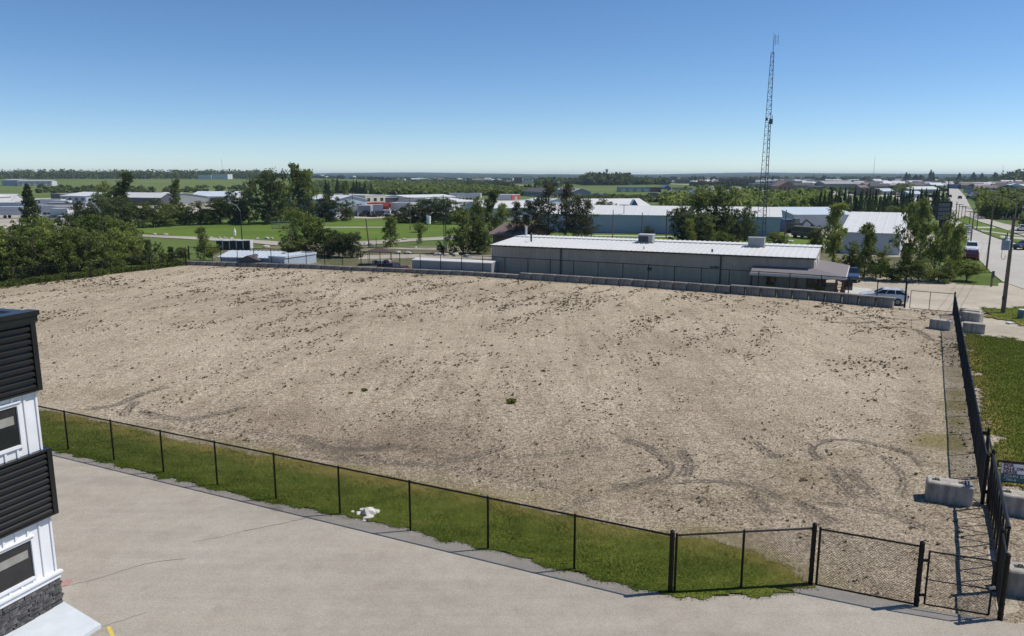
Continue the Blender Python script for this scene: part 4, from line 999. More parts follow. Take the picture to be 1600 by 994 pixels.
hallpx('white_hall', 706, 329, 742, 327, 316, 26, 'w', 'w', 'side', 'white hall below the white tanks', rise=1.0)
hallpx('white_hall', 760, 345, 840, 343, 326, 20, 'w', 'w', 'side', 'white hall hidden behind the trees left of the pines', rise=1.4)
hallpx('red_shop', 800, 313, 812, 312, 305, 10, 'r', 'w', 'flat', 'small red-fronted shop with white roof', doors=1)
hallpx('white_hall', 767, 313, 799, 313, 306, 10, 'w', 'w', 'flat', 'low white hall joined to the red shop')
hallpx('white_hall', 801, 330, 836, 332, 317, 20, 'w', 'p', 'side', 'pale-roofed hall under the red shop', rise=1.4)
hallpx('white_hall', 905, 332, 1015, 331, 325, 22, 'w', 'w', 'side', 'white hall with blue gable dormer behind the long blue warehouse', rise=2)
r_ = hallpx('blue_gable_porch', 985, 331.5, 997, 331.5, 325, 4, 'u', 'p', 'end', 'bright blue gabled entrance on the white hall roof line', rise=2.0)
hallpx('town_house_row', 816, 306, 852, 308, 299, 12, 'g', 'd', 'side', 'left row of grey townhouses below the hotel road', rise=2, wins=8)
hallpx('town_house_row', 861, 306, 893, 308, 299, 12, 'g', 'g', 'side', 'right row of grey townhouses below the hotel road', rise=2, wins=7)
hallpx('hotel', 817, 287.5, 832, 287.5, 276.2, 18, 'c', 'g', 'flat', 'cream four-storey hotel on the skyline', wins=3)
hallpx('hotel_wing', 803, 287, 816, 287, 277.5, 18, 'n', 'g', 'flat', 'brown wing left of the cream hotel', wins=3)
hallpx('white_store', 793, 288, 803, 287.5, 282.5, 14, 'w', 'g', 'flat', 'small white store left of the hotel')
hallpx('white_tent', 867, 288.5, 872, 288.5, 286, 8, 'w', 'w', 'end', 'small white pointed tent right of the hotel', rise=1.5)
hallpx('office_hall', 485, 283, 500, 283, 277.8, 40, 'w', 'w', 'flat', 'long white building on the horizon behind the tall spruces')
hallpx('office_hall', 500, 283.5, 508, 283.5, 280, 30, 'w', 'g', 'flat', 'low white wing on the horizon behind the spruces')
hallpx('office_hall', 528, 283, 538, 283, 278, 30, 'n', 'g', 'flat', 'brown block left of the white horizon building')
hallpx('office_hall', 538, 283.5, 552, 283.5, 278.5, 30, 'w', 'w', 'flat', 'white building right of the brown horizon block')
hallpx('office_hall', 576, 284.5, 600, 284.5, 279.3, 30, 'd', 'd', 'flat', 'dark long hall on the horizon, left half')
hallpx('office_hall', 601, 284.5, 620, 284.5, 279.8, 30, 'd', 'g', 'flat', 'dark long hall on the horizon, right half')
hallpx('office_hall', 622, 286, 632, 286, 281, 14, 'w', 'w', 'flat', 'small white house at the left end of the young woods')
hallpx('office_hall', 693, 284, 727, 284, 280.7, 30, 't', 'w', 'flat', 'low pale-roofed hall above the young woods')
hallpx('office_hall', 738, 284.3, 756, 284.3, 281, 20, 'c', 'n', 'side', 'cream row on the horizon, left part', rise=2)
hallpx('office_hall', 757, 284.3, 768, 284.3, 280.6, 20, 'w', 'g', 'side', 'white peaked block right of the cream row', rise=3)
hallpx('long_store', 968, 300, 1016, 300, 293, 16, 'g', 'g', 'flat', 'long grey store with white roof edge right of the grass hill', doors=4)
hallpx('long_store', 1016.5, 300, 1037, 300, 293.4, 16, 'n', 'n', 'flat', 'brown store joined to the long grey store')
hallpx('blue_store', 1037.5, 300.5, 1048, 300.5, 293.2, 14, 'u', 'u', 'end', 'dark blue gabled store right of the brown store', rise=1.6)
hallpx('long_store', 1049, 300, 1082, 300, 294, 14, 't', 'n', 'flat', 'tan store right of the dark blue store', doors=4)
hallpx('trailer_office', 1016, 309, 1027, 309, 302.5, 8, 'd', 'd', 'flat', 'dark trailer in the sales yard')
hallpx('trailer_office', 1028, 309, 1041, 309, 303.5, 8, 'g', 'g', 'flat', 'grey trailer in the sales yard')
hallpx('apartment_block', 975, 288.5, 993, 288.5, 281.5, 14, 'n', 'd', 'side', 'red-brown house block left of the wooded rise', rise=2, wins=5)
hallpx('apartment_block', 1057, 286.5, 1078, 286.5, 281.5, 14, 'n', 'n', 'flat', 'dark red long block right of the white tents', wins=6)
hallpx('white_tent', 1044, 286, 1050, 286, 284, 10, 'w', 'w', 'end', 'left one of two white tents', rise=2)
hallpx('white_tent', 1050.5, 286, 1057, 286, 284, 10, 'w', 'w', 'end', 'right one of two white tents', rise=2)
hallpx('apartment_block', 1128, 290, 1152, 290, 280.5, 16, 'n', 'd', 'flat', 'brown three-storey apartments left of the lattice tower', wins=9)
hallpx('apartment_block', 1153, 290.5, 1180, 290.5, 280, 16, 'n', 'n', 'flat', 'brown apartments with tan patches just left of the tower', wins=9)
hallpx('long_store', 1176, 292, 1214, 292, 287, 16, 'g', 'w', 'flat', 'grey store with white roof behind the lattice tower')
hallpx('mall', 1215, 292, 1253, 292, 283.5, 20, 'g', 'g', 'flat', 'grey mall block right of the tower, above the peaked store')
hallpx('peaked_store', 1216, 299, 1243, 299, 291, 18, 'n', 'n', 'end', 'brown peaked store right of the lattice tower', rise=3.5, wins=4)
hallpx('low_store', 1244, 297.5, 1270, 297.5, 293.3, 12, 't', 'n', 'flat', 'low brown store right of the peaked one')
hallpx('garage', 1271, 297, 1294, 297, 291.4, 12, 'g', 'w', 'flat', 'grey open-bay garage with white roof in the town', doors=3)
hallpx('long_store', 1267, 288, 1309, 288, 282, 16, 'c', 'w', 'flat', 'long white flat building in the middle of the town')
hallpx('olive_warehouse', 1289, 296.5, 1337, 296.5, 287.5, 24, 't', 'g', 'side', 'olive tan warehouse with grey roof in the town', rise=2.2)
hallpx('small_house', 1326, 281.5, 1335, 281.5, 278, 12, 'w', 'w', 'side', 'small bright white house on the town skyline', rise=1.5)
hallpx('small_house', 1344, 297, 1357, 297, 293.3, 12, 't', 'n', 'side', 'red-brown roofed house in the town centre', rise=2)
hallpx('long_store', 1350, 306, 1374, 306, 295.5, 14, 'n', 'd', 'flat', 'mauve brick block behind the dark spruces', wins=6)
hallpx('long_store', 1375, 304.5, 1397, 304.5, 299, 14, 'b', 'p', 'side', 'blue-roofed hall behind the dark spruces', rise=1.6)
hallpx('long_store', 1378, 289, 1392, 289, 283.6, 14, 'b', 'w', 'flat', 'white and blue store in the far town')
hallpx('long_store', 1347, 289, 1371, 289, 284, 14, 'g', 'd', 'flat', 'dark grey store in the far town')
hallpx('large_hall', 1424, 288, 1456, 288, 281, 24, 'd', 'g', 'flat', 'dark hall with grey roof left of the long street')
hallpx('large_hall', 1428, 294, 1457, 294, 289, 12, 'n', 'd', 'flat', 'brown low hall left of the long street')
hallpx('large_hall', 1421, 302, 1468, 302, 296, 18, 'b', 'w', 'side', 'long pale blue hall with white roof left of the long street', rise=1.8, doors=5)
hallpx('large_hall', 1422, 309, 1442, 309, 304, 12, 'b', 'p', 'side', 'grey-blue hall in front of the long pale hall', rise=1.4)
hallpx('street_store', 1497, 295, 1520, 295, 288.6, 18, 'u', 'g', 'flat', 'dark blue flat store right of the long street')
hallpx('street_store', 1521, 298.5, 1550, 299, 291, 18, 'g', 'g', 'flat', 'grey flat store behind the blue one right of the street')
hallpx('street_store', 1505, 301, 1524, 301.5, 296, 12, 'g', 'd', 'flat', 'low dark store by the right kerb of the street')
hallpx('street_store', 1530, 317, 1552, 318, 308.5, 14, 'd', 'd', 'flat', 'dark store beside the right-hand grove')
hallpx('street_store', 1573, 298, 1610, 299, 291.5, 16, 'u', 'g', 'flat', 'blue-grey store at the right edge')
hallpx('street_store', 1553, 309, 1574, 309, 303.5, 12, 'g', 'w', 'flat', 'grey store with white roof over the right-hand grove')
hallpx('street_store', 1545, 303, 1556, 303, 300, 8, 'w', 'w', 'flat', 'tiny white shed near the right-hand grove')
hallpx('street_store', 1574, 305, 1586, 305, 300.5, 10, 'w', 'g', 'flat', 'small white store at the right edge of the town')
hallpx('street_store', 1503, 286, 1527, 286, 281, 16, 'g', 'd', 'side', 'grey roofed block at the foot of the right hill', rise=2)
# left industrial yards
hallpx('yard_shed', -30, 326, 19, 323, 309, 34, 'w', 'w', 'side', 'large pale-roofed shed at the far left edge', rise=2.2)
hallpx('yard_shed', 19, 323, 39, 322, 312, 26, 'w', 'w', 'end', 'white gabled shed front left of the dark spruce', rise=2, doors=1)
hallpx('yard_hall', 4, 295.5, 28, 295.5, 287, 26, 'b', 'g', 'side', 'blue-grey hall at the left edge of the field', rise=1)
hallpx('yard_hall', 28.5, 295.8, 82, 295.5, 288.2, 26, 'w', 'g', 'side', 'white hall with grey roof at the left edge of the field', rise=1, doors=6)
hallpx('yard_hall', 80, 315, 95, 315.5, 303, 22, 'd', 'g', 'flat', 'dark grey end wall right of the dark spruce')
hallpx('yard_hall', 95.5, 318, 135, 319, 306, 22, 'b', 'w', 'side', 'pale hall with white roof right of the dark grey end wall', rise=1.4, wins=4)
hallpx('yard_hall', 140, 318, 160, 318, 307, 16, 'w', 'w', 'side', 'white-roofed hall peeping between the left trees', rise=1)
hallpx('gable_store', 252, 321, 274, 320, 309, 30, 'd', 'w', 'end', 'dark gabled store with pale roof behind the tree row', rise=1.8)
hallpx('gable_store', 222, 318, 251, 320, 307, 20, 'g', 'w', 'side', 'pale-roofed wing left of the dark gabled store', rise=1.6)
hallpx('gable_store', 296, 316, 362, 316, 307, 22, 'w', 'p', 'side', 'long pale-roofed hall behind the tree row', rise=2)
a = Vector((XAT(1130, 310, 278), 1130, 0)); b = Vector((XAT(1130, 330, 278), 1130, 0)); a.z = b.z = terrain(a.x, a.y)
hall('ridge_hall', a, b, 6, 20, W_WHITE, R_GREY, 'flat', 'white hall with grey front below the left forest ridge')
a = Vector((XAT(1130, 331, 278), 1132, 0)); b = Vector((XAT(1130, 355, 278), 1132, 0)); a.z = b.z = terrain(a.x, a.y)
hall('ridge_hall', a, b, 7, 20, W_WHITE, R_WHITE, 'flat', 'taller white hall at the right end of the ridge buildings')
# yard trailers and vehicles, seen tiny
def trailer(x, y, L, h, w_, rz, m, label, name='trailer', group=None):
    c = P(x, y); r = empty(name, c, rz); tag(r, label, 'trailer', group)
    MB().box((0, 0, .9+h/2), (L, w_, h)).build('body', m, r)
    MB().box((0, 0, .95+h), (L+.04, w_+.04, .08)).build('roof', R_WHITE, r)
    for s_ in (-1, 1):
        for k in (-1, 1): MB().tube((k*L*.3, s_*(w_/2-.3), .45), (k*L*.3, s_*(w_/2-.02), .45), .45, n=12).build('wheel', DKMETAL, r)
for i, (x, y, L, lb_, m) in enumerate([(84, 325, 9, 'white trailer right of the dark spruce', W_WHITE), (98, 328, 6, 'white van body in the left yard', W_WHITE), (108, 332, 12, 'grey trailer in the left yard', W_GREY), (97, 338, 10, 'white trailer with grey roof in the left yard', W_WHITE), (112, 340, 8, 'cream trailer near the left yard fence', W_CREAM), (98, 345, 5, 'small white camper in the left yard', W_WHITE), (25, 341, 8, 'white camper below the white gabled shed', W_WHITE), (18, 332, 9, 'pale blue trailer below the gabled shed', W_BLUE),
        (585, 337, 5, 'white truck body under the red tanks', W_WHITE), (571, 338, 4, 'grey utility trailer by the workshop', W_GREY), (1044, 306, 8, 'left white camper in the sales yard', W_WHITE), (1052, 307, 8, 'middle white camper in the sales yard', W_WHITE), (1061, 307, 8, 'right white camper in the sales yard', W_WHITE), (1072, 309, 8, 'white camper beside the lone dark spruce', W_WHITE), (1080, 306, 8, 'white camper at right end of the sales yard', W_WHITE), (716, 312, 9, 'left white tank trailer above white hall', W_WHITE), (727, 312, 9, 'middle white tank trailer above white hall', W_WHITE), (738, 312, 9, 'right white tank trailer above white hall', W_WHITE)]):
    trailer(x, y, L, 2.3, 2.4, .12*i % .5-.2, m, lb_)
RED = mat('red_paint', (.22, .035, .025), .6)
for i, (x, y, lb_) in enumerate([(579, 330, 'left red tank by the workshop'), (590, 329, 'middle red tank by the workshop'), (600, 330, 'right red tank by the workshop'), (595, 334, 'front red tank by the workshop')]):
    c = P(x, y); r = empty('red_tank', c, .1); tag(r, lb_, 'tank', 'red tanks by the workshop')
    MB().tube((-2.4, 0, 2.0), (2.4, 0, 2.0), .85, n=16).build('tank_body', RED, r)
    for k in (-1.6, 1.6): MB().box((k, 0, .6), (.3, 1.8, 1.2)).build('skid', DKMETAL, r)

# ---------------------------------------------------------------- vehicles
TYRE = mat('tyre_rubber', (.02, .02, .02), .9); LAMP = mat('lamp_glass', (.7, .7, .68), .2); TAIL = mat('tail_lamp', (.35, .02, .02), .3)
def carpaint(nm, c):
    m = mat(nm, c, .25, .1, var=.03, spec=.5); b = m.node_tree.nodes['Principled BSDF']; b.inputs['Coat Weight'].default_value = .6; b.inputs['Coat Roughness'].default_value = .08; return m
PAINTS = dict(silver=carpaint('silver_paint', (.76, .77, .79)), white=carpaint('white_car_paint', (.75, .76, .77)), red=carpaint('red_car_paint', (.14, .01, .012)), blue=carpaint('blue_car_paint', (.05, .09, .17)), black=carpaint('black_car_paint', (.02, .02, .025)), grey=carpaint('grey_car_paint', (.16, .17, .18)))
def loft(mb, secs, mi=0):
    n = len(secs[0]); o = len(mb.v); V = [p for s_ in secs for p in s_]
    Fs = [(i*n+j, i*n+(j+1) % n, (i+1)*n+(j+1) % n, (i+1)*n+j) for i in range(len(secs)-1) for j in range(n)]
    Fs += [tuple(range(n-1, -1, -1)), tuple((len(secs)-1)*n+j for j in range(n))]
    mb.add(V, Fs, mi)
def suv_parts(root, paint, L=4.7, W=1.86, H=1.68, bed=False):
    hl = L/2
    prof = [(-hl, .45, .72, .80), (-hl+.06, .34, .92, .90), (-hl+.5, .30, 1.02, .97), (-hl+1.3, .28, 1.05, 1), (0, .28, 1.03, 1), (hl-1.35, .28, 1.02, 1), (hl-.9, .28, .98, .98), (hl-.3, .32, .86, .93), (hl-.05, .38, .72, .86), (hl, .45, .62, .80)]
    if bed: prof = [(x, z0, min(1.12, z1+.08), w_) for x, z0, z1, w_ in prof]
    mb = MB(); secs = []
    for x, z0, z1, wf in prof:
        y = W/2*wf
        secs.append([(x, -y*.92, z0), (x, y*.92, z0), (x, y, z0+.15), (x, y*.995, (z0+z1)/2), (x, y*.93, z1), (x, y*.8, z1+.03), (x, -y*.8, z1+.03), (x, -y*.93, z1), (x, -y*.995, (z0+z1)/2), (x, -y, z0+.15)])
    loft(mb, secs); mb.build('body', paint, root, smooth=False)
    r0, r1 = (-hl+.15, hl-1.25) if not bed else (-.75, hl-1.35)
    g0, g1 = (r0+.6, r1-.85) if not bed else (r0+.15, r1-.7)
    def cab(mb_, zb, zt, s0, s1, t0, t1, wb, wt):
        mb_.add([(s0, -wb, zb), (s1, -wb, zb), (s1, wb, zb), (s0, wb, zb), (t0, -wt, zt), (t1, -wt, zt), (t1, wt, zt), (t0, wt, zt)], [(3, 2, 1, 0), (4, 5, 6, 7), (0, 1, 5, 4), (1, 2, 6, 5), (2, 3, 7, 6), (3, 0, 4, 7)])
    gz = MB(); cab(gz, .98, H-.07, r0, r1, g0, g1, W/2*.90, W/2*.74); gz.build('window_glass', GLASS, root)
    rf = MB(); cab(rf, H-.085, H-.02, g0-.08, g1+.04, g0+.02, g1-.10, W/2*.76, W/2*.68); rf.build('roof', paint, root)
    for sy in (-1, 1):
        pl = MB()
        for (xa, xb) in ((r0, g0), (r0+(r1-r0)*.34, g0+(g1-g0)*.32), (r0+(r1-r0)*.64, g0+(g1-g0)*.68), (r1, g1)):
            pl.tube((xa, sy*(W/2*.905), .98), (xb, sy*(W/2*.75), H-.06), .035, n=6)
        pl.build('pillar', paint, root)
    for sx in (-1, 1):
        for sy in (-1, 1):
            x = sx*(hl-.92); w_ = MB(); w_.tube((x, sy*(W/2-.24), .34), (x, sy*(W/2+.005), .34), .34, n=18); o = w_.build('wheel', TYRE, root)
            MB().tube((x, sy*(W/2-.02), .34), (x, sy*(W/2+.015), .34), .21, n=14).build('rim', GALV, o)
    for sy in (-1, 1):
        MB().box((hl-.12, sy*W*.35, .70), (.16, .36, .13)).build('headlight', LAMP, root)
        MB().box((-hl+.06, sy*W*.38, .86), (.12, .24, .2)).build('taillight', TAIL, root)
    if bed: MB().box((-hl+1.0, 0, 1.15), (1.5, W*.76, .06)).build('truck_bed', DKMETAL, root)
    return root
def car(x, y, rz, paint, label, name='parked_car', cat='car', bed=False, group=None, L=4.7, H=1.68):
    r = empty(name, P(x, y), rz); tag(r, label, cat, group); return suv_parts(r, PAINTS[paint], bed=bed, L=L, H=H)
ud = math.atan2(du.y, du.x)
car(1379, 474, ud+math.pi, 'silver', 'silver SUV parked behind the right end of the block wall', L=4.35, H=1.5)
car(1330, 438, ud-math.pi/2+.1, 'blue', 'dark blue pickup truck parked beside the porch', 'pickup_truck', 'pickup', True, L=5.2, H=1.8).scale = (.86, .86, .86)
car(1517, 394, R(62)+math.pi, 'white', 'white SUV parked on the roadside right of the trees')
car(1517, 405, R(62), 'red', 'red car parked in front of the white SUV by the trees', H=1.5)
car(1603, 390, R(200), 'black', 'dark car at the right edge on the frontage road', H=1.5)
car(1598, 361, R(62), 'white', 'white car on the main road at the right edge', H=1.5)
car(612, 420, ud+math.pi, 'red', 'dark red pickup behind the wall left of the low shed', 'pickup_truck', 'pickup', True, L=4.8, H=1.6).location.z = -.75
car0 = car(1499.6, 311, R(62), 'black', 'dark car on the street just above the crossing', 'street_car', 'car')
for x, y, lb_ in ((1490, 293.5, 'dark car halfway up the long street'), (1482, 284, 'farthest dark car on the long street'), (1484.5, 287, 'second farthest car on the long street'), (1480.5, 292, 'dark car in the left lane of the long street'), (1484, 309, 'grey car in the left lane below the midpoint of the street'), (1480.5, 305, 'car in the left lane above the billboard')):
    c_ = copy_tree(car0); c_.location = P(x, y); c_['label'] = lb_
    c_['group'] = 'cars driving on the long street'
car0['group'] = 'cars driving on the long street'
pc = [car(905, 305.5, .1, 'black', 'dark car in the far lot below the grass hill', L=5), car(898, 306, .1, 'white', 'white car in the far lot below the grass hill', L=5), car(912, 305.3, .1, 'grey', 'grey car in the far lot below the grass hill', L=5)]
for o in pc: o['group'] = 'cars in the far lot below the grass hill'
for k in range(24):
    s_ = pc[k % 3]; c_ = copy_tree(s_); x = 895+(k % 12)*4.6+random.uniform(-1, 1); y = 304.5+(k//12)*1.8+(k % 12)*.18
    c_.location = P(x, y)
    c_['group'] = 'cars in the far lot below the grass hill'
pc2 = [copy_tree(p_) for p_ in pc]
for o, c_ in zip(pc2, ('dark', 'white', 'grey')):
    o['label'] = f'{c_} car in the parking lots right of the long street'; o['group'] = 'cars in the lots right of the long street'
for k in range(30):
    o = pc2[k % 3] if k < 3 else copy_tree(pc2[k % 3]); o.location = P(1516+random.uniform(0, 62)*(1 if k % 2 else .4), 303+random.uniform(0, 9))
    o.rotation_euler[2] = random.choice([.3, 1.9])
yc = [copy_tree(p_) for p_ in pc]
for o, c_ in zip(yc, ('dark', 'white', 'grey')): o['label'] = f'{c_} car parked in the left industrial yard'; o['group'] = 'cars in the left industrial yard'
for k in range(26):
    o = yc[k % 3] if k < 3 else copy_tree(yc[k % 3]); o.location = P(58+random.uniform(0, 90), 318+random.uniform(0, 30)); o.rotation_euler[2] = random.choice([.2, 1.2, 2.0])
wc = [copy_tree(p_) for p_ in pc]
for o, c_ in zip(wc, ('dark', 'white', 'grey')): o['label'] = f'{c_} vehicle parked in the yard by the red tanks'; o['group'] = 'vehicles in the yard by the red tanks'
for k in range(12):
    o = wc[k % 3] if k < 3 else copy_tree(wc[k % 3]); o.location = P(556+random.uniform(0, 62), 335+random.uniform(0, 4)); o.rotation_euler[2] = random.choice([.2, 1.2, 2.0])
# olive bus and excavator
def bus():
    a, b = P(1243, 371), P(1275, 374); d = (b-a).normalized(); r = empty('old_bus', (a+b)/2, math.atan2(d.y, d.x)); tag(r, 'old olive-brown bus parked on grass below the white halls', 'bus')
    OL = mat('olive_paint', (.13, .11, .08), .6); L = 5.6; mb = MB(); secs = []
    for x, f_ in ((-L/2, .9), (-L/2+.2, 1), (L/2-.2, 1), (L/2, .9)):
        secs.append([(x, -1.05*f_, .45), (x, 1.05*f_, .45), (x, 1.08*f_, 1.6*f_+.1), (x, .9*f_, 2.25*f_), (x, 0, 2.36*f_), (x, -.9*f_, 2.25*f_), (x, -1.08*f_, 1.6*f_+.1)])
    loft(mb, secs); mb.build('body', OL, r)
    for k in range(6): MB().box((-L/2+.65+k*.85, -1.07, 1.62), (.6, .05, .48)).build('window', GLASS, r)
    MB().box((0, -1.09, 1.2), (L-.3, .04, .07)).build('trim_stripe', W_TAN, r)
    for k in (-1, 1):
        for s_ in (-1, 1): MB().tube((k*L*.32, s_*.8, .42), (k*L*.32, s_*1.08, .42), .42, n=14).build('wheel', TYRE, r)
bus()
def loader():
    c = P(1243, 364); r = empty('excavator', c, .4); tag(r, 'dark excavator standing behind the old bus', 'excavator')
    for s_ in (-1, 1): MB().box((0, s_*1.0, .4), (3.4, .5, .8), taper=.85).build('track', DKMETAL, r)
    MB().box((-.3, 0, 1.5), (2.6, 2.2, 1.2)).build('engine_housing', DKMETAL, r); MB().box((.4, .5, 2.4), (1.3, 1.0, 1.3), taper=.85).build('cab', GLASS, r)
    q = MB(); q.tube((1, -.2, 1.5), (2.6, -.2, 2.7), .22, n=6); q.tube((2.6, -.2, 2.7), (4.4, -.2, 1.6), .18, n=6); q.build('boom', DKMETAL, r); MB().box((4.4, -.2, 1.2), (.7, 1.0, .8), taper=.7).build('bucket', DKMETAL, r)
loader()
c = P(1228, 361); r = empty('dark_container', c, 0); tag(r, 'dark blue container beside the long warehouse end', 'container'); MB().box((0, 0, 1.3), (1.8, 4, 2.6)).build('body', W_DBLUE, r); MB().box((0, -2.03, 1.3), (1.5, .06, 2.3)).build('door', W_DARK, r)
# row of dumpsters by the park path
for k, lb_ in enumerate(['leftmost dark dumpster by the park path', 'second dark dumpster from the left', 'middle dark dumpster by the park path', 'fourth dark dumpster from the left', 'rightmost dark dumpster by the lamp post']):
    c = P(345.5+k*10.6, 390); r = empty('dumpster', c, -.05); tag(r, lb_, 'dumpster', 'dumpsters in a row by the park path')
    MB().box((0, 0, .75), (.95, 1.2, 1.35), taper=1.02).build('bin', mat('dark_green_steel', (.03, .045, .04), .6), r)
    MB().box((.56, 0, .8), (.14, 1.2, 1.5)).build('end_post', W_WHITE, r)
    MB().box((0, 0, 1.48), (1.0, 1.3, .1)).build('lid', W_WHITE if k % 2 else W_GREY, r)
# brown canopy and skid by the red pickup
c = P(594, 413); r = empty('canopy', c, .1); tag(r, 'dark brown pointed canopy on posts behind the wall', 'canopy')
q = MB(); hw = 1.75
q.add([(-hw, -1.5, 1.75), (hw, -1.5, 1.75), (hw, 1.5, 1.75), (-hw, 1.5, 1.75), (0, 0, 2.35)], [(3, 2, 1, 0), (0, 1, 4), (1, 2, 4), (2, 3, 4), (3, 0, 4)]); q.build('canopy_roof', mat('brown_tarp', (.08, .055, .05), .9), r)
for sx in (-1, 1):
    for sy in (-1, 1): MB().tube((sx*1.5, sy*1.3, 0), (sx*1.5, sy*1.3, 1.8), .04, n=6).build('post', DKMETAL, r)
c = P(597, 419); r = empty('flatbed_trailer', c, .1); tag(r, 'small flatbed trailer of scrap under the brown canopy', 'trailer')
MB().box((0, 0, .55), (2.8, 1.4, .12)).build('deck', DKMETAL, r)
for k in range(6): MB().box((-1.1+k*.42, random.uniform(-.3, .3), .8+.1*random.random()), (.35, .7, .4), k*.7).build('scrap_piece', [GALV, DKMETAL, W_WHITE][k % 3], r)
for s_ in (-1, 1): MB().tube((.3*s_, -.75, .3), (.3*s_, -.6, .3), .3, n=12).build('wheel', TYRE, r)
c = P(476, 399); r = empty('panel_rack', c, .35); tag(r, 'grey steel panel fence standing left of the round bushes', 'fence panel')
for z_ in (.5, .95, 1.35): MB().tube((0, 0, z_), (2.7, 0, z_), .04, n=6).build('rail', GALV, r)
for k in range(4): MB().tube((k*.9, 0, 0), (k*.9, 0, 1.45), .04, n=6).build('post', GALV, r)

# ---------------------------------------------------------------- poles, tower, signs
def pole(x, yb, yt, label, r=.12, name='utility_pole', cat='utility pole', arm=True, group='utility poles of the district', m=WOOD, lean=0.0, rz=None, armh=.5):
    b = P(x, yb); b.z = terrain(b.x, b.y); h = ZAT(b.y, yt)-b.z; root = empty(name, b, 0); tag(root, label, cat, group)
    top = Vector((lean*h, 0, h)); MB().tube((0, 0, -.1), top, r, r*.62, n=10).build('pole', m, root)
    if arm:
        rz = ud if rz is None else rz; q = MB(); q.box(top*.965, (2.0, .1, .12), rz); q.build('crossarm', WOOD, root)
        for k in (-.85, -.3, .3, .85): c = top*.965+Vector((math.cos(rz)*k, math.sin(rz)*k, .06)); MB().tube(c, c+Vector((0, 0, .18)), .05, .03, n=6).build('insulator', GALV, root)
    return root, b, h
near, nb_, nh = pole(1567, 489.5, 337, 'thick weathered wooden pole with grey transformer near the right edge', r=.19)
tr = MB(); tr.tube((-.52, -.12, nh*.655), (-.52, -.12, nh*.75), .33, n=18); tr.tube((-.52, -.12, nh*.75), (-.52, -.12, nh*.77), .34, .2, n=18); t_ = tr.build('transformer', mat('transformer_grey', (.26, .32, .38), .5), near, smooth=False)
MB().tube((-.5, -.12, nh*.77), (-.5, -.12, nh*.83), .045, n=8).build('bushing', DKMETAL, t_); MB().tube((-.62, -.12, nh*.77), (-.62, -.12, nh*.81), .035, n=8).build('bushing', DKMETAL, t_)
MB().box((-.2, -.1, nh*.70), (.4, .08, .5)).build('bracket', DKMETAL, near)
q = MB(); pts = [Vector((-.75, -.1, nh*.68))]
for k in range(9): a = k/8*math.pi; pts.append(Vector((-.62-.16*math.cos(a)*1.2, -.12, nh*.60-.42*math.sin(a)*.9)))
q.path(pts, .02, 5).build('cable_loop', GALV, near)
MB().box((-.22, -.12, nh*.16), (.12, .12, .3)).build('meter', DKMETAL, near)
POLES = {}
for i, (x, yb, yt, lb_, r) in enumerate([(1541, 424, 342, 'dark bare pole at the frontage road bend', .13), (1516.5, 381, 330, 'pole right of the white double sign', .12), (1526, 359, 326, 'pole on the median grass left of centre', .11), (1547, 365, 306, 'tall pole on the median grass', .13), (1581.5, 380, 303, 'tall pole on the median just left of the transformer pole', .13), (1491, 359, 315, 'pole on the verge right of the billboard', .13), (1497, 342.5, 319, 'pole beside the street crossing', .12), (1502, 341, 322, 'second pole beyond the crossing', .1), (1507, 342, 323, 'third pole beyond the crossing', .1), (1514.5, 350, 330, 'short pole at the near end of the median', .1), (957, 375, 328, 'dark pole left in front of the long blue warehouse', .11), (974, 364, 319, 'slim pole against the long blue warehouse wall', .1), (1002.5, 374, 332, 'dark pole above the dark-faced rooftop unit', .12), (1040.5, 378, 328, 'dark pole left of the big centre trees', .12), (1225, 385, 328, 'dark pole at the right gable of the long blue warehouse', .12), (1323, 345, 307, 'left of two close poles behind the white halls', .12), (1326.5, 345, 307, 'right of two close poles behind the white halls', .12), (641, 360, 308, 'thin pole in front of the dark tree row', .1), (694, 388, 305, 'left of two slim poles by the park path', .08), (552, 341, 300, 'pole at the left side of the pale blue workshop', .1), (3, 425, 352, 'pole standing in the thicket at the left edge', .1)]):
    ar = i in (6, 7, 8, 9, 4, 3, 17, 19, 11)
    POLES[i] = pole(x, yb, yt, lb_, r, arm=ar, m=WOOD if i not in (18,) else DKMETAL)
pole(577, 386, 341, 'leaning dark pole by the park path', .13, arm=False, lean=-.09)
pole(1351, 335, 316, 'short pale leaning pole behind the big white hall', .12, arm=False, lean=.06, m=GALV)
q = pole(588, 386, 371, 'short dark bollard post with sign by the leaning pole', .06, name='marker_post', cat='post', arm=False, m=DKMETAL, group=None)
def wire(a, b, sag, label, r=.016):
    pts = [a.lerp(b, i/14) + Vector((0, 0, -sag*4*(i/14)*(1-i/14))) for i in range(15)]
    o = MB().path([p-a for p in pts], r, 3).build('power_line', DKMETAL, loc=a); tag(o, label, 'power line', 'overhead wires')
topn = nb_+Vector((0, 0, nh*.96)); 
def ptop(i): r_, b_, h_ = POLES[i]; return b_+Vector((0, 0, h_*.96))
for k, d_ in enumerate((-.8, 0, .8)):
    o_ = Vector((d_*du.x, d_*du.y, 0))
    wire(topn+o_, ptop(4)+o_, .9, ['left', 'middle', 'right'][k]+' wire from the transformer pole back to the tall median pole'); wire(topn+o_, topn+Vector((9, -28, 2))+o_, .8, ['left', 'middle', 'right'][k]+' wire from the transformer pole out of the right edge')
    wire(ptop(4)+o_, ptop(3)+o_, .8, ['left', 'middle', 'right'][k]+' wire between the two tall median poles')
wire(ptop(17), ptop(19), 1.5, 'wire across the lawn before the workshop'); 
wire(P(-60, 420)+Vector((0, 0, 7.5)), P(330, 350)+Vector((0, 0, 8)), 1.2, 'wire crossing in front of the dark spruce')
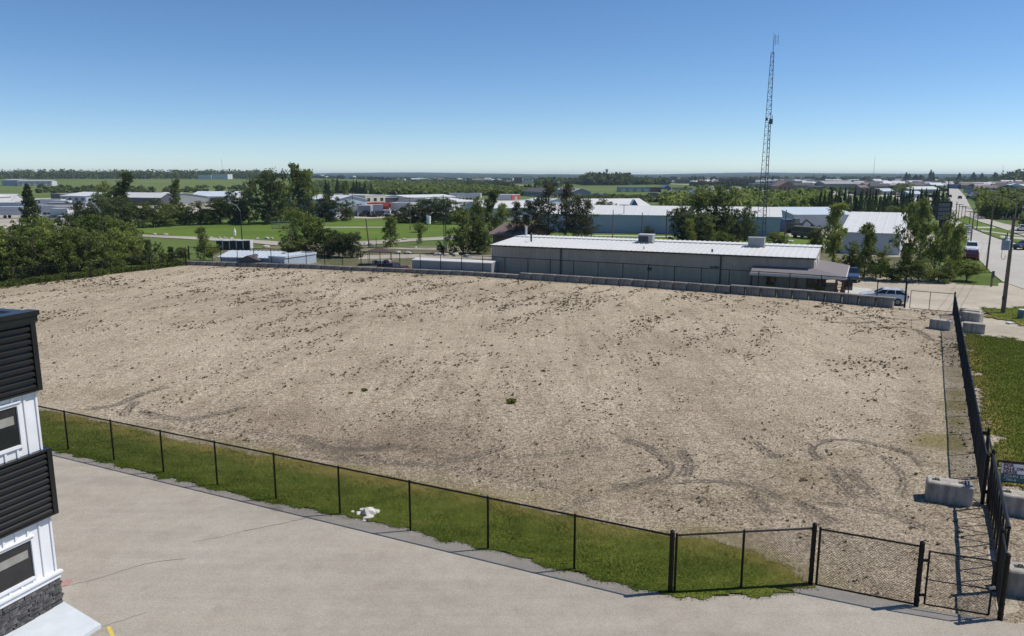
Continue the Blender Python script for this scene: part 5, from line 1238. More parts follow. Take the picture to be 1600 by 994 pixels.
def lamp(x, yb, yt, armx, label):
    b = P(x, yb); h = ZAT(b.y, yt); r = empty('street_lamp', b); tag(r, label, 'street lamp', 'street lamps'); MB().tube((0, 0, 0), (0, 0, h), .1, .07, n=10).build('pole', DKMETAL, r)
    MB().path([(0, 0, h), (armx*.35, 0, h+.9), (armx*.85, 0, h+1.35), (armx, 0, h+1.4)], .05, 6).build('arm', GALV, r); MB().box((armx*1.12, 0, h+1.38), (.6, .22, .12)).build('lamp_head', W_WHITE, r)
lamp(379, 386, 330, -1.6, 'street lamp with curved arm above the row of dumpsters'); lamp(166, 418, 332, -1.7, 'street lamp whose arm rises from the left thicket')
lamp(697, 388, 322, .01, 'slim straight lamp post beside the park path')
# lattice tower
def tower():
    b = P(1190.5, 374.5); H = ZAT(b.y, 82); top = ZAT(b.y, 52); r = empty('lattice_tower', b, .3); tag(r, 'tall three-legged steel lattice radio tower rising into the sky', 'radio tower')
    TM = mat('tower_steel', (.07, .085, .11), .6, .3)
    n = 44; w0, w1 = 1.15, .33
    def leg(k, z): rr = w0+(w1-w0)*min(1, z/H)**.9; a = 2*math.pi*k/3+.4; return Vector((rr*math.cos(a), rr*math.sin(a), z))
    for k in range(3): MB().path([leg(k, H*i/12) for i in range(13)], .055, 6).build('leg', TM, r)
    q = MB(); q2 = MB()
    for i in range(n):
        z0, z1 = H*i/n, H*(i+1)/n
        for k in range(3):
            q.tube(leg(k, z1), leg((k+1) % 3, z1), .028, n=4)
            if i % 2 == k % 2: q2.tube(leg(k, z0), leg((k+1) % 3, z1), .022, n=4)
            else: q2.tube(leg((k+1) % 3, z0), leg(k, z1), .022, n=4)
    q.build('horizontal_brace', TM, r); q2.build('diagonal_brace', TM, r)
    MB().tube((0, 0, H-.4), (0, 0, top), .06, .035, n=8).build('mast', TM, r)
    MB().tube((.35, 0, H+1.2), (.35, 0, top-.2), .03, n=6).build('antenna_rod', TM, r)
    for i in range(4):
        z = H+1.6+i*(top-H-2)/3.6; d_ = MB(); d_.tube((0, 0, z), (.95, 0, z+.1), .03, n=5); d_.tube((.95, 0, z-.3), (.95, 0, z+.4), .03, n=5); d_.build('dipole', TM, r)
    zc = ZAT(b.y, 190)
    q = MB(); q.box((.25, -.25, zc), (.55, .35, .9)); q.box((-.45, .1, zc+.4), (.3, .3, .5)); q.tube((.7, 0, zc-.5), (.7, 0, zc+1.1), .05, n=6); q.build('equipment_box', TM, r)
    MB().path([(0, 0, 0), (0, 0, H*.5), (0, 0, zc)], .07, 6).build('cable_run', TM, r)
tower()
for x, yb, yt, Y, lb_ in ((348, 276, 248, 1500, 'thin mast above the left forest ridge'), (1364, 284, 244, 1300, 'thin tall mast over the town'), (1565, 284, 258, 1500, 'thin mast above the right hill'), (1002, 280, 267, 2200, 'faint mast above the wooded rise')):
    X = XAT(Y, x, yb); z0 = terrain(X, Y); h = ZAT(Y, yt)-z0; r = empty('radio_mast', (X, Y, z0)); tag(r, lb_, 'mast', 'distant masts')
    MB().tube((0, 0, 0), (0, 0, h), .30, .18, n=6).build('mast', GALV, r)
X = XAT(1700, 948, 276); r = empty('water_tower', (X, 1700, 0)); tag(r, 'far water tower with round tank on the skyline', 'water tower')
hz = ZAT(1700, 264.5); MB().tube((0, 0, hz-5), (0, 0, hz), 3, 3, n=16).build('tank', W_GREY, r); MB().tube((0, 0, 0), (0, 0, hz-5), .9, n=8).build('stem', W_GREY, r); MB().tube((0, 0, hz-8), (0, 0, hz-5), .9, 3, n=16).build('cone', W_GREY, r)
# billboard
b = P(1472, 357); hb_ = ZAT(b.y, 315); r = empty('billboard', b, .05); tag(r, 'dark panel sign with four grey rows above the roadside trees', 'sign')
MB().box((0, 0, hb_-2.1), (3.4, .4, 4.3)).build('sign_box', mat('sign_black', (.02, .02, .022), .6), r)
for k in range(4): MB().box((-.15, -.23, hb_-.75-k*.98), (2.7, .06, .78)).build('sign_panel', mat('sign_grey', (.14, .14, .14), .5, var=.2), r)
MB().box((0, 0, (hb_-4.2)/2), (1.6, .3, hb_-4.2)).build('sign_post', mat('sign_black', (.02, .02, .022), .6), r)
b = P(1509.5, 375); zt_ = ZAT(b.y, 351.5); r = empty('road_sign', b, .15); tag(r, 'white two-board information sign by the frontage road', 'sign')
for k, (z_, hh) in enumerate(((zt_-.62, 1.15), (zt_-1.62, .6))):
    o = MB().box((0, 0, z_), (2.15, .08, hh)).build('board', WHITE, r); 
    for j in range(3 if k == 0 else 1): MB().box((0, -.045, z_+hh*.28-j*.34), (1.6-.4*(j == 1), .02, .12)).build('text_line', mat('sign_ink', (.08, .1, .2), .6), o)
for s_ in (-.8, .8): MB().tube((s_, .06, 0), (s_, .06, zt_-.2), .05, n=6).build('post', GALV, r)
b = P(1505.5, 380); r = empty('round_sign', b, .4); tag(r, 'dark back of an octagonal road sign on a thin post', 'sign'); MB().tube((0, 0, 0), (0, 0, 2.2), .035, n=6).build('post', GALV, r); MB().tube((0, -.02, 1.95), (0, .02, 1.95), .42, n=8).build('sign_plate', DKMETAL, r)
b = P(1548.5, 448); r = empty('marker_sign', b, .2); tag(r, 'small dark marker sign on a wooden post by the gravel drive', 'sign'); MB().box((0, 0, .6), (.14, .14, 1.2)).build('post', WOOD, r); MB().box((0, -.09, 1.35), (.34, .05, .75)).build('sign_plate', DKMETAL, r)
b = P(1594.5, 498); r = empty('utility_pedestal', b, 0); tag(r, 'round grey-green utility pedestal on the grass at the right edge', 'utility box'); MB().tube((0, 0, 0), (0, 0, .78), .26, .26, n=16).build('body', mat('pedestal_green', (.12, .20, .20), .6), r); MB().tube((0, 0, .78), (0, 0, .84), .28, .2, n=16).build('cap', W_WHITE, r)
b = P(1578, 506); o = MB().box((0, 0, .06), (.5, .4, .12), .3).build('white_slab', W_WHITE, loc=b); tag(o, 'small flat white slab in the grass before the pedestal', 'slab')
b = P(367.5, 373); r = empty('white_banner', b); tag(r, 'slim white folded banner by the park path', 'banner'); MB().tube((0, 0, 0), (0, 0, .9), .04, n=6).build('post', DKMETAL, r); MB().tube((0, 0, .55), (0, 0, 1.3), .20, .26, n=8).build('banner_cloth', WHITE, r); MB().tube((0, 0, 1.3), (0, 0, 2.1), .26, .03, n=8).build('banner_cloth', WHITE, r)
b = P(670, 356); r = empty('white_tank', b); tag(r, 'upright white tank in front of the dark tree row', 'tank'); MB().tube((0, 0, .9), (0, 0, 2.7), .5, n=14).build('tank_body', WHITE, r)
for k in (-.3, .3): MB().tube((k, 0, 0), (k, 0, 1), .05, n=6).build('leg', DKMETAL, r)
# sports backstop on the lawn
b = P(425, 358); r = empty('ball_backstop', b, .1); tag(r, 'grey mesh ball backstop with dark net on the lawn', 'backstop')
for k in range(6): MB().tube((k*1.6, 0, 0), (k*1.6, 0, 1.7), .06, n=6).build('post', GALV, r)
for z_ in (.1, 1.7): MB().tube((0, 0, z_), (8, 0, z_), .05, n=6).build('rail', GALV, r)
w_ = wires(Vector((0, 0, 0)), Vector((8, 0, 0)), .1, 1.7, .2, .012); bulk('net', w_[0], w_[1], GALV, r)
# for sale sign at the right edge
SG = P(1566, 797); a = Vector((SG.x, SG.y+.55, 0)); hS = ZAT(a.y, 719)
sgn = empty('for_sale_sign', a, -.28); tag(sgn, 'for sale or lease sign with teal lower band behind the concrete block', 'sign')
fr = MB(); fr.box((0, 0, hS/2), (.045, .045, hS)); fr.box((2.5, 0, hS/2), (.045, .045, hS)); fr.box((1.25, 0, hS-.02), (2.5, .04, .045)); fr.box((1.25, 0, hS-.80), (2.5, .04, .035)); fr.build('frame', BLK, sgn)
MB().box((1.25, -.01, hS-.41), (2.24, .03, .72)).build('board', mat('sign_white', (.88, .85, .88), .5, var=.04), sgn)
MB().box((1.25, -.03, hS-.62), (2.238, .008, .30)).build('teal_band', mat('sign_teal', (.05, .11, .13), .5), sgn)
MB().box((1.25, -.031, hS-.06), (2.236, .008, .05)).build('top_stripe', mat('sign_maroon', (.12, .03, .03), .5), sgn)
def text(s_, x, z, size, m, parent, ext=.004):
    cu = bpy.data.curves.new('lettering', 'FONT'); cu.body = s_; cu.size = size; cu.extrude = ext; cu.offset = .004; cu.space_character = 1.08
    o = bpy.data.objects.new('lettering', cu); COL.objects.link(o); dg = bpy.context.evaluated_depsgraph_get()
    me = bpy.data.meshes.new_from_object(o.evaluated_get(dg)); bpy.data.objects.remove(o)
    me.materials.clear(); me.materials.append(m)
    o = bpy.data.objects.new('lettering', me); COL.objects.link(o); o.parent = parent; o.location = (x, -.042, z); o.rotation_euler = (math.pi/2, 0, 0); o.scale = (1.12, 1, 1); return o
INK = mat('maroon_ink', (.16, .02, .03), .6); PALE = mat('pale_ink', (.42, .48, .50), .6)
text('FOR', .19, hS-.20, .145, INK, sgn); text('SALE OR', .19, hS-.325, .145, INK, sgn); text('LEASE', .19, hS-.45, .145, INK, sgn)
text('JOHN DE', .24, hS-.61, .15, PALE, sgn); text('780-8', .30, hS-.74, .12, PALE, sgn)

# ---------------------------------------------------------------- trees
def leaves(cent, nper, sig, size, r, up=.25):
    """quads around cluster centres. cent (m,3), sig (m,3)"""
    m = len(cent); n = m*nper
    c = np.repeat(cent, nper, 0)+np.clip(r.normal(0, 1, (n, 3)), -1.8, 1.8)*np.repeat(sig, nper, 0)
    a = r.normal(0, 1, (n, 3)); a /= np.linalg.norm(a, axis=1)[:, None]; b = np.cross(a, r.normal(0, 1, (n, 3))); b /= np.linalg.norm(b, axis=1)[:, None]
    s_ = (size*r.uniform(.6, 1.4, n))[:, None]
    V = np.stack([c-a*s_, c+b*s_*.55, c+a*s_, c-b*s_*.55], 1)
    return V.reshape(-1, 3), np.arange(4*n).reshape(n, 4)
def meshof(name, V, Fq, m):
    o = bulk(name, V, Fq, m); me = o.data; bpy.data.objects.remove(o); return me
def proto(kind, seed, m, fine=1.0):
    r = np.random.default_rng(seed); rd_ = random.Random(seed); tr = MB()
    if kind in ('broad', 'bush', 'aspen', 'slim', 'airy'):
        z0, z1 = dict(broad=(.04, 1), bush=(.0, 1), aspen=(.02, 1), slim=(.02, 1), airy=(.08, 1))[kind]
        ncl = int(dict(broad=150, bush=150, aspen=150, slim=120, airy=75)[kind]); nper = int(46*fine)
        cent = []
        lobes = [(rd_.uniform(-.24, .24), rd_.uniform(-.24, .24), rd_.uniform(.22, .82), rd_.uniform(.17, .28)) for _ in range(9)]+[(0, 0, .80, .2), (0, 0, .5, .32), (0, 0, .22, .3), (.12, -.1, .12, .25), (-.15, .1, .14, .25)]
        if kind == 'slim': lobes = [(rd_.uniform(-.15, .15), rd_.uniform(-.15, .15), z, .26*(1-.6*z)+.05) for z in (.2, .35, .5, .62, .74, .85, .95)]
        if kind == 'bush': lobes = [(rd_.uniform(-.28, .28), rd_.uniform(-.28, .28), rd_.uniform(.15, .75), rd_.uniform(.18, .3)) for _ in range(9)]
        if kind == 'airy': lobes = [(rd_.uniform(-.3, .3), rd_.uniform(-.3, .3), rd_.uniform(.25, .95), rd_.uniform(.1, .2)) for _ in range(12)]
        for i in range(ncl):
            lx, ly, lz, lr = lobes[i % len(lobes)]
            d = r.normal(0, 1, 3); d /= np.linalg.norm(d); q = np.array([lx, ly, lz])+d*lr*r.uniform(.5, 1.15)*np.array([1, 1, .75])
            q[2] = min(max(q[2], z0+.03), .97); cent.append(q)
        cent = np.array(cent); sig = np.repeat(r.uniform(.018, .048, (ncl, 1)), 3, 1)*np.array([[1.2, 1.2, .75]])
        V, Fq = leaves(cent, nper, sig, .021, r)
        tr.tube((0, 0, 0), (0, 0, .55), .022, .012, n=7); tr.tube((0, 0, .55), (0, 0, .9), .012, .004, n=6)
        for i in range(14):
            q = cent[i*4 % ncl]; z = max(.12, q[2]-.22); tr.tube((0, 0, z*.8), tuple(q), .009, .003, n=5)
    elif kind == 'spruce':
        cent = []; sg = []
        for i in range(150):
            z = .04+.94*(i/150)**.9; rad = .5*(1-z)**.85+.015; a = i*2.4; f = r.uniform(.25, 1)
            cent.append((math.cos(a)*rad*f, math.sin(a)*rad*f, z-.05*f)); sg.append((.045*(1-z)+.012, .045*(1-z)+.012, .016))
        V, Fq = leaves(np.array(cent), int(46*fine), np.array(sg), .022, r); tr.tube((0, 0, 0), (0, 0, .95), .018, .003, n=6)
    elif kind == 'pine':
        cent = []; sg = []
        for i in range(64):
            z = .22+.76*(i/64); rad = (.36 if z < .8 else .36*(1-z)/.2*.9+.05)*r.uniform(.3, 1)*(.7+.3*math.sin(z*20)); a = r.uniform(0, 6.28)
            cent.append((math.cos(a)*rad, math.sin(a)*rad, z)); sg.append((.05, .05, .02)); tr.tube((0, 0, z-.05), (math.cos(a)*rad, math.sin(a)*rad, z), .006, .002, n=4)
        V, Fq = leaves(np.array(cent), int(56*fine), np.array(sg), .016, r); tr.tube((0, 0, 0), (0, 0, .97), .019, .004, n=7)
    cm = meshof('crown', V, Fq, m); tm_ = bpy.data.meshes.new('trunk'); tm_.from_pydata(tr.v, [], tr.f); tm_.materials.append(BARK); tm_.update()
    return tm_, cm
PT = {}
for k, (kind, m) in dict(green=('broad', L_GREEN), aspen=('aspen', L_ASPEN), bush=('bush', L_GREEN), ybush=('bush', L_ASPEN), slim=('slim', L_GREEN), dark=('broad', L_DARK), spruce=('spruce', L_DARK), pine=('pine', L_PINE), airy=('airy', L_YEL), dbush=('bush', L_DARK), yslim=('slim', L_YEL)).items():
    PT[k] = [proto(kind, 100+len(PT)*7+j, m) for j in range(3)]
tcount = [0]
def tree(kind, x, yb, yt, wpx, label, name=None, group=None, Y=None, cat='tree'):
    b = P(x, yb) if Y is None else Vector((XAT(Y, x, yb), Y, 0)); b.z = terrain(b.x, b.y)
    h = ZAT(b.y, yt)-b.z; wd = wpx*b.y/1215; tcount[0] += 1; i = tcount[0]
    nm = name or ('broadleaf_tree' if kind == 'bush' and 'tree' in label else None) or dict(green='broadleaf_tree', aspen='aspen_tree', bush='bush', ybush='bush', slim='poplar_tree', dark='broadleaf_tree', spruce='spruce_tree', pine='pine_tree', airy='young_tree', dbush='bush', yslim='young_tree')[kind]
    r = empty(nm, b, i*1.7); tag(r, label, 'bush' if 'bush' in kind and 'tree' not in label.split(' of ')[0] else 'tree', group)
    tm_, cm = PT[kind][i % 3]
    for n_, me in (('trunk', tm_), ('crown', cm)):
        o = link(n_, me, r); wf = dict(spruce=1.15, pine=1.6).get(kind, 1.22); o.scale = (wd*wf, wd*wf, h*1.02)
        if n_ == 'trunk': o.scale = (max(.3, wd*wf), max(.3, wd*wf), h)
    return r
G1 = 'thicket along the left fence'
TL = [
 ('ybush', -12, 441, 350, 70, 'front bush at the far left edge of the thicket'), ('bush', 22, 438, 362, 64, 'second front bush of the left thicket'), ('bush', 58, 435, 360, 64, 'third front bush of the left thicket'),
 ('ybush', 92, 431, 352, 64, 'fourth front bush, pale, of the left thicket'), ('bush', 126, 427, 350, 64, 'fifth front bush of the left thicket'), ('ybush', 160, 421, 345, 64, 'sixth front bush of the left thicket'), ('ybush', 193, 414, 352, 52, 'last front bush at the right end of the left thicket'),
 ('aspen', 207, 405, 344, 46, 'leafy tree at the right end of the thicket beside the lawn'), ('aspen', 54, 404, 338, 50, 'tree of the back row just right of the thicket pole'), ('green', 112, 402, 334, 50, 'back-row tree hiding the left yard trailers'), ('aspen', 150, 402, 332, 50, 'back-row tree directly left of the lamp post'), ('green', 186, 396, 334, 48, 'back-row tree directly right of the lamp post'), ('bush', 222, 412, 378, 34, 'bush between the thicket and the thin young trees'),
 ('green', 8, 418, 350, 50, 'back tree at the left edge of the thicket'), ('bush', 40, 416, 362, 60, 'back bush left of the pole in the thicket'), ('aspen', 70, 413, 350, 55, 'pale tree below the dark spruce'), ('green', 100, 412, 362, 56, 'back tree in the middle of the thicket'),
 ('aspen', 134, 411, 344, 56, 'tall back tree left of the lamp arm'), ('aspen', 168, 410, 330, 60, 'tallest pale tree of the left thicket, by the lamp arm'), ('bush', 196, 408, 356, 46, 'rounded tree at the right end of the thicket back row'), ('green', 30, 400, 345, 50, 'tree rising at left behind the thicket'), ('aspen', 78, 396, 336, 48, 'tree rising in front of the dark spruce'),
 ('slim', 233, 418, 376, 22, 'thin young tree at the left fence, leftmost of three'), ('airy', 250, 416, 378, 22, 'thin young tree at the left fence, middle of three'), ('slim', 270, 414, 386, 18, 'thin young tree at the left fence, rightmost of three'), ('bush', 286, 409, 384, 26, 'small bush near the corner of the left fence'), ('slim', 318, 406, 357, 27, 'leafy tree left of the dumpsters'), ('ybush', 332, 407, 380, 22, 'pale bush right of the leafy tree by the dumpsters'),
 ('spruce', 51, 372, 286, 44, 'large dark spruce among the yard sheds'), ('dark', 128, 362, 312, 40, 'dark tree right of the yard trailers'), ('dark', 160, 360, 302, 40, 'dark tree behind the lamp arm'),
 ('green', 168, 350, 280, 40, 'tall pale green tree above the left thicket'), ('slim', 200, 350, 272, 34, 'tall slim tree on the left before the field'), ('dark', 190, 358, 306, 50, 'dark rounded tree under the tall slim one'), ('bush', 216, 356, 312, 50, 'rounded tree at the left end of the long row'), ('bush', 240, 355, 310, 44, 'second rounded tree of the long row'), ('slim', 276, 350, 282, 26, 'pointed tall poplar in the long row'), ('bush', 262, 353, 314, 40, 'tree left of the pointed poplar'), ('aspen', 290, 352, 318, 40, 'pale tree right of the pointed poplar'), ('bush', 314, 351, 308, 44, 'tree of the long row above the dumpsters'), ('bush', 344, 350, 304, 44, 'tree of the long row left of the lamp'), ('dark', 368, 350, 296, 36, 'dark tree of the long row behind the lamp'), ('dark', 388, 348, 284, 34, 'dark tree at the left foot of the tallest group'),
 ('dark', 420, 350, 266, 60, 'broad dark tree, left of the tallest group'), ('green', 446, 348, 280, 40, 'green tree between the two tallest'), ('slim', 468, 347, 258, 40, 'tallest slim poplar left of centre'), ('slim', 484, 347, 268, 36, 'poplar right of the tallest slim one'), ('dark', 510, 346, 300, 52, 'dark rounded tree left of the workshop'), ('green', 542, 345, 312, 26, 'small tree in front of the workshop'), ('slim', 540, 320, 284, 16, 'thin tree behind the workshop roof'),
 ('bush', 456, 401, 352, 50, 'large bush above the blue shed'), ('aspen', 478, 398, 324, 54, 'tall leafy tree amid the round bushes'), ('bush', 507, 400, 352, 46, 'round bush right of the tall leafy tree'), ('dbush', 530, 402, 360, 42, 'dark round bush above the scrub'), ('dbush', 551, 402, 356, 34, 'dark bush at the right end of the round bushes'),
 ('slim', 610, 386, 340, 36, 'bushy lone tree by the park path'), ('ybush', 657, 363, 344, 20, 'small round crown on the lawn'), ('slim', 657, 382, 356, 12, 'slim shrub below the small round crown'), ('dbush', 690, 396, 376, 13, 'small dark shrub by the slim lamp post'),
 ('green', 724, 396, 318, 50, 'big round tree left of the brown house'), ('green', 748, 396, 336, 40, 'tree touching the left side of the brown house'), ('green', 745, 372, 304, 36, 'tree behind the big round tree'), ('slim', 768, 368, 300, 34, 'tall tree left of the pines'), ('aspen', 785, 370, 314, 30, 'pale tree between the big tree and pines'),
 ('dbush', 632, 348, 318, 44, 'dark clump at the left of the dark tree row'), ('dark', 655, 348, 310, 44, 'second dark tree of the dark row'), ('dark', 678, 348, 308, 40, 'third dark tree of the dark row'), ('dark', 698, 350, 308, 40, 'fourth dark tree of the dark row'), ('dbush', 715, 350, 322, 36, 'dark bush at the right end of the dark row'),
 ('pine', 807, 383, 316, 36, 'leftmost dark pine behind the warehouse'), ('pine', 826, 384, 314, 34, 'second dark pine from the left'), ('pine', 839, 380, 312, 30, 'third dark pine from the left'), ('pine', 857, 384, 288, 42, 'tall dark pine with open crown'), ('pine', 884, 384, 288, 44, 'tallest dark pine right of the open-crowned one'), ('pine', 903, 384, 308, 38, 'dark pine second from the right'), ('pine', 917, 383, 312, 36, 'rightmost dark pine behind the warehouse'),
 ('green', 941, 338, 308, 26, 'tree behind the blue warehouse roof, left'), ('dark', 955, 338, 314, 18, 'dark tree behind the blue warehouse roof'),
 ('bush', 1015, 366, 351, 13, 'small round shrub against the blue warehouse wall'), ('dark', 1064, 381, 322, 44, 'dark tree at the left of the centre clump'), ('green', 1088, 380, 292, 58, 'largest tree of the centre clump'), ('green', 1118, 381, 290, 60, 'second largest tree of the centre clump'), ('dark', 1092, 384, 330, 60, 'dark lower tree in the centre clump'), ('dark', 1140, 380, 324, 40, 'dark tree right in the centre clump'), ('green', 1165, 379, 322, 38, 'tree left of the lattice tower foot'), ('yslim', 1077, 388, 344, 24, 'pale young tree at the left front of the centre clump'), ('yslim', 1108, 389, 348, 26, 'pale young tree at the middle front of the centre clump'), ('ybush', 1130, 388, 360, 34, 'pale bush at the right front of the centre clump'), ('bush', 1210, 388, 360, 38, 'low bush right of the lattice tower foot'), ('bush', 1262, 390, 374, 30, 'low bush between the bus and the warehouse roof'),
 ('yslim', 1301, 414, 320, 46, 'tall airy tree right of the warehouse'), ('green', 1276, 398, 350, 24, 'slim green tree left of the tall airy one'), ('yslim', 1350, 434, 352, 40, 'young tree left of the gap before the white hall'), ('green', 1330, 428, 378, 36, 'bushy tree behind the blue pickup'), ('airy', 1375, 434, 385, 40, 'low airy sapling before the white hall wall'), ('airy', 1416, 438, 322, 40, 'tall slim tree before the right end of the white hall'), ('slim', 1436, 420, 312, 34, 'leafy tree behind the tall slim one'), ('airy', 1458, 438, 334, 40, 'pale tree below the billboard'), ('yslim', 1490, 438, 352, 40, 'leafy tree left of the white SUV'), ('airy', 1474, 428, 345, 30, 'pale tree between billboard and road'), ('ybush', 1510, 440, 404, 44, 'bright bush below the red car'), ('ybush', 1435, 440, 395, 44, 'low pale bush in the roadside thicket'), ('bush', 1395, 439, 404, 44, 'low bush in the roadside thicket, left part'), ('ybush', 1368, 437, 405, 34, 'low bush right of the blue pickup'), ('bush', 1466, 441, 402, 40, 'low bush in the roadside thicket, right part'),
 ('spruce', 1070, 310, 294, 11, 'lone dark spruce in the sales yard'), ('green', 1475, 340, 306, 24, 'tree above the billboard'), ('spruce', 1479, 320, 278, 5, 'narrow dark spruce at the left kerb of the street'), ('aspen', 1412, 305, 285, 26, 'grey-green round tree in the town'), ('aspen', 1425, 352, 312, 34, 'bright leafy tree behind the white hall roof'), ('ybush', 1395, 338, 318, 30, 'bright round bushes behind the white hall roof')]
for t_ in TL:
    if t_[4]: tree(*t_[:5], t_[5])
for i, (x, w_, yt) in enumerate([(510, 7, 281), (514, 6, 284), (528, 8, 278), (544, 5, 284), (553, 6, 281), (558, 6, 281), (563, 6, 284), (571, 7, 283), (581, 6, 286), (527, 6, 290), (535, 6, 293), (549, 5, 293), (567, 6, 292)]):
    tree('spruce', x, 310, yt, w_*1.6, 'dark narrow spruce in the row between tall poplars and red tanks', group='spruce row behind the workshop')
for i in range(40):
    x = 1278+i*4.9+random.uniform(-2, 2); 
    if 1472 < x: continue
    tree('spruce', x, 338+random.uniform(-6, 3), 294+random.uniform(-3, 14), random.uniform(9, 13), 'dark spruce in the belt between the white halls and the town', group='dark spruce belt before the town')
for i, (x, yt, w_) in enumerate([(1415, 269, 9), (1420, 271, 9), (1430, 273, 12), (1438, 273, 12), (1453, 265, 9), (1457, 268, 7), (1086, 274, 5), (1099, 275, 5), (1111, 276, 5), (1172, 275, 6), (1207, 274, 5), (1286, 274, 7), (1350, 276, 8), (1520, 269, 12), (1533, 270, 10), (1553, 269, 12), (1556, 270, 10), (943, 268, 8), (1498, 270, 10)]):
    tree('spruce', x, 286, yt, w_*1.3, 'tall dark spruce standing above the town skyline', group='skyline spruces of the town')

for i, (x, yb, yt, lx) in enumerate([(22, 438, 372, .5), (44, 434, 380, -.8), (66, 432, 388, .6), (108, 425, 352, -.9), (118, 426, 368, .7), (140, 424, 364, -.5), (128, 427, 380, 1.2), (176, 419, 372, .4), (205, 414, 366, -.6), (236, 418, 372, .4)]):
    b = P(x, yb); h = ZAT(b.y, yt); q = MB(); pts = [Vector((lx*(k/5)**1.5, .1*math.sin(k), h*k/5)) for k in range(6)]; q.path(pts, .035, 5)
    for k in range(2, 6): q.tube(pts[k], pts[k]+Vector(((-1)**k*.6, .1, .5)), .018, .006, n=4)
    o = q.build('bare_stem', mat('pale_dead_wood', (.34, .30, .25), .9), loc=b); tag(o, 'thin pale bare stem sticking out of the left thicket', 'dead tree', 'bare stems in the left thicket')
# ---------------------------------------------------------------- far woods that read as masses
def woods(name, label, spots, m, leaf, nper, flat=.6, seed=1):
    r = np.random.default_rng(seed); A = np.array(spots)       # x,y,z,r,h
    n = len(A); c = A[:, :3].copy(); c[:, 2] += A[:, 4]*.5
    cc = np.repeat(c, 5, 0)+np.clip(r.normal(0, 1, (n*5, 3)), -1.3, 1.3)*np.repeat(np.stack([A[:, 3]*.45, A[:, 3]*.45, A[:, 4]*.2], 1), 5, 0)
    sig = np.repeat(np.stack([A[:, 3]*.3, A[:, 3]*.3, A[:, 4]*.16], 1), 5, 0)
    k = n*5*nper; cen = np.repeat(cc, nper, 0)+np.clip(r.normal(0, 1, (k, 3)), -1.4, 1.4)*np.repeat(sig, nper, 0)
    a = r.normal(0, 1, (k, 3)); a /= np.linalg.norm(a, axis=1)[:, None]; b = np.cross(a, r.normal(0, 1, (k, 3))); b /= np.linalg.norm(b, axis=1)[:, None]
    s_ = (leaf*r.uniform(.6, 1.5, k))[:, None]
    V = np.stack([cen-a*s_, cen+b*s_*.6, cen+a*s_, cen-b*s_*.6], 1)
    o = bulk(name, V.reshape(-1, 3), np.arange(4*k).reshape(k, 4), m); return tag(o, label, 'trees', kind='stuff')
def band(xl, xr, yb0, yb1, n, hpx, rpx, seed, spr=0.0):
    """tree spots between photo columns, base rows yb0..yb1, height in px"""
    r = random.Random(seed); res = []
    for i in range(n):
        x = r.uniform(xl, xr); yb = r.uniform(yb0, yb1); p = P(x, yb); z = terrain(p.x, p.y); k = p.y/1221
        res.append((p.x, p.y, z, rpx*k*r.uniform(.7, 1.3), hpx*k*r.uniform(.65, 1.15)))
    return res
def bandY(xl, xr, Y0, Y1, n, h, rad, seed):
    r = random.Random(seed); res = []
    for i in range(n):
        Y = r.uniform(Y0, Y1); x = r.uniform(xl, xr); X = (x-CX)*Y/1221; res.append((X, Y, terrain(X, Y), rad*r.uniform(.7, 1.3), h*r.uniform(.7, 1.2)))
    return res
woods('forest_ridge', 'dark continuous forest on the left skyline behind the green field', bandY(-260, 425, 1180, 1420, 1300, 13, 6.5, 1)+bandY(400, 480, 1300, 1500, 90, 9, 4, 2), L_DARK, 1.35, 9, seed=11)
woods('young_woods', 'bright green young aspen wood in the middle distance', band(585, 880, 299, 306, 330, 9, 6, 3)+band(585, 760, 288, 299, 430, 6, 6, 4)+band(490, 590, 291, 303, 160, 6, 5, 5), L_ASPEN, 1.5, 8, seed=12)
woods('dark_woods', 'dark belt of trees behind the young wood', band(640, 785, 286.5, 289, 120, 5, 6, 6)+band(715, 800, 290, 294, 120, 6, 5, 7)+band(380, 600, 282, 284, 120, 4, 4, 8), L_DARK, 2.2, 7, seed=13)
woods('hill_woods', 'rounded dark wood on the rise right of the hotel', bandY(912, 980, 950, 1080, 150, 13, 8, 9)+band(838, 872, 291, 293, 40, 12, 6, 10)+band(870, 915, 286, 288, 60, 8, 4, 11)+band(985, 1045, 287, 289, 80, 8, 5, 12), L_GREEN, 2.2, 9, seed=14)
woods('skyline_woods', 'low dark trees along the town skyline', band(960, 1600, 281.5, 284, 320, 6, 5, 13)+band(600, 960, 280.5, 282.5, 130, 3, 5, 14), L_DARK, 2.6, 7, seed=15)
woods('belt_woods', 'bright green tree belt between the white halls and the town', band(1035, 1290, 318, 334, 250, 24, 9, 15)+band(1120, 1300, 310, 320, 110, 12, 8, 16), L_ASPEN, .8, 18, seed=16)
woods('yard_shrubs', 'low shrubs between the sales yard and the white halls', band(960, 1100, 309, 316, 120, 5, 4, 17)+band(900, 1000, 308, 312, 50, 4, 3, 18), L_GREEN, .9, 8, seed=17)
woods('right_grove', 'bright green grove right of the main road', band(1536, 1640, 325, 343, 120, 30, 11, 19)+band(1600, 1760, 330, 365, 80, 38, 14, 20), L_YEL, .6, 30, seed=18)
woods('right_hill_wood', 'green wooded hill at the right edge of the skyline', bandY(1568, 1760, 900, 1060, 260, 11, 9, 21)+bandY(1500, 1570, 900, 1020, 70, 6, 6, 22)+bandY(1575, 1760, 960, 1100, 160, 15, 10, 25), L_GREEN, 2.2, 9, seed=19)
woods('town_trees', 'scattered trees among the far town roofs', band(1090, 1470, 287, 306, 170, 5, 3.5, 23)+band(1522, 1600, 288, 320, 110, 7, 4, 24)+band(1440, 1475, 284, 300, 40, 6, 4, 26), L_GREEN, 1.4, 8, seed=20)
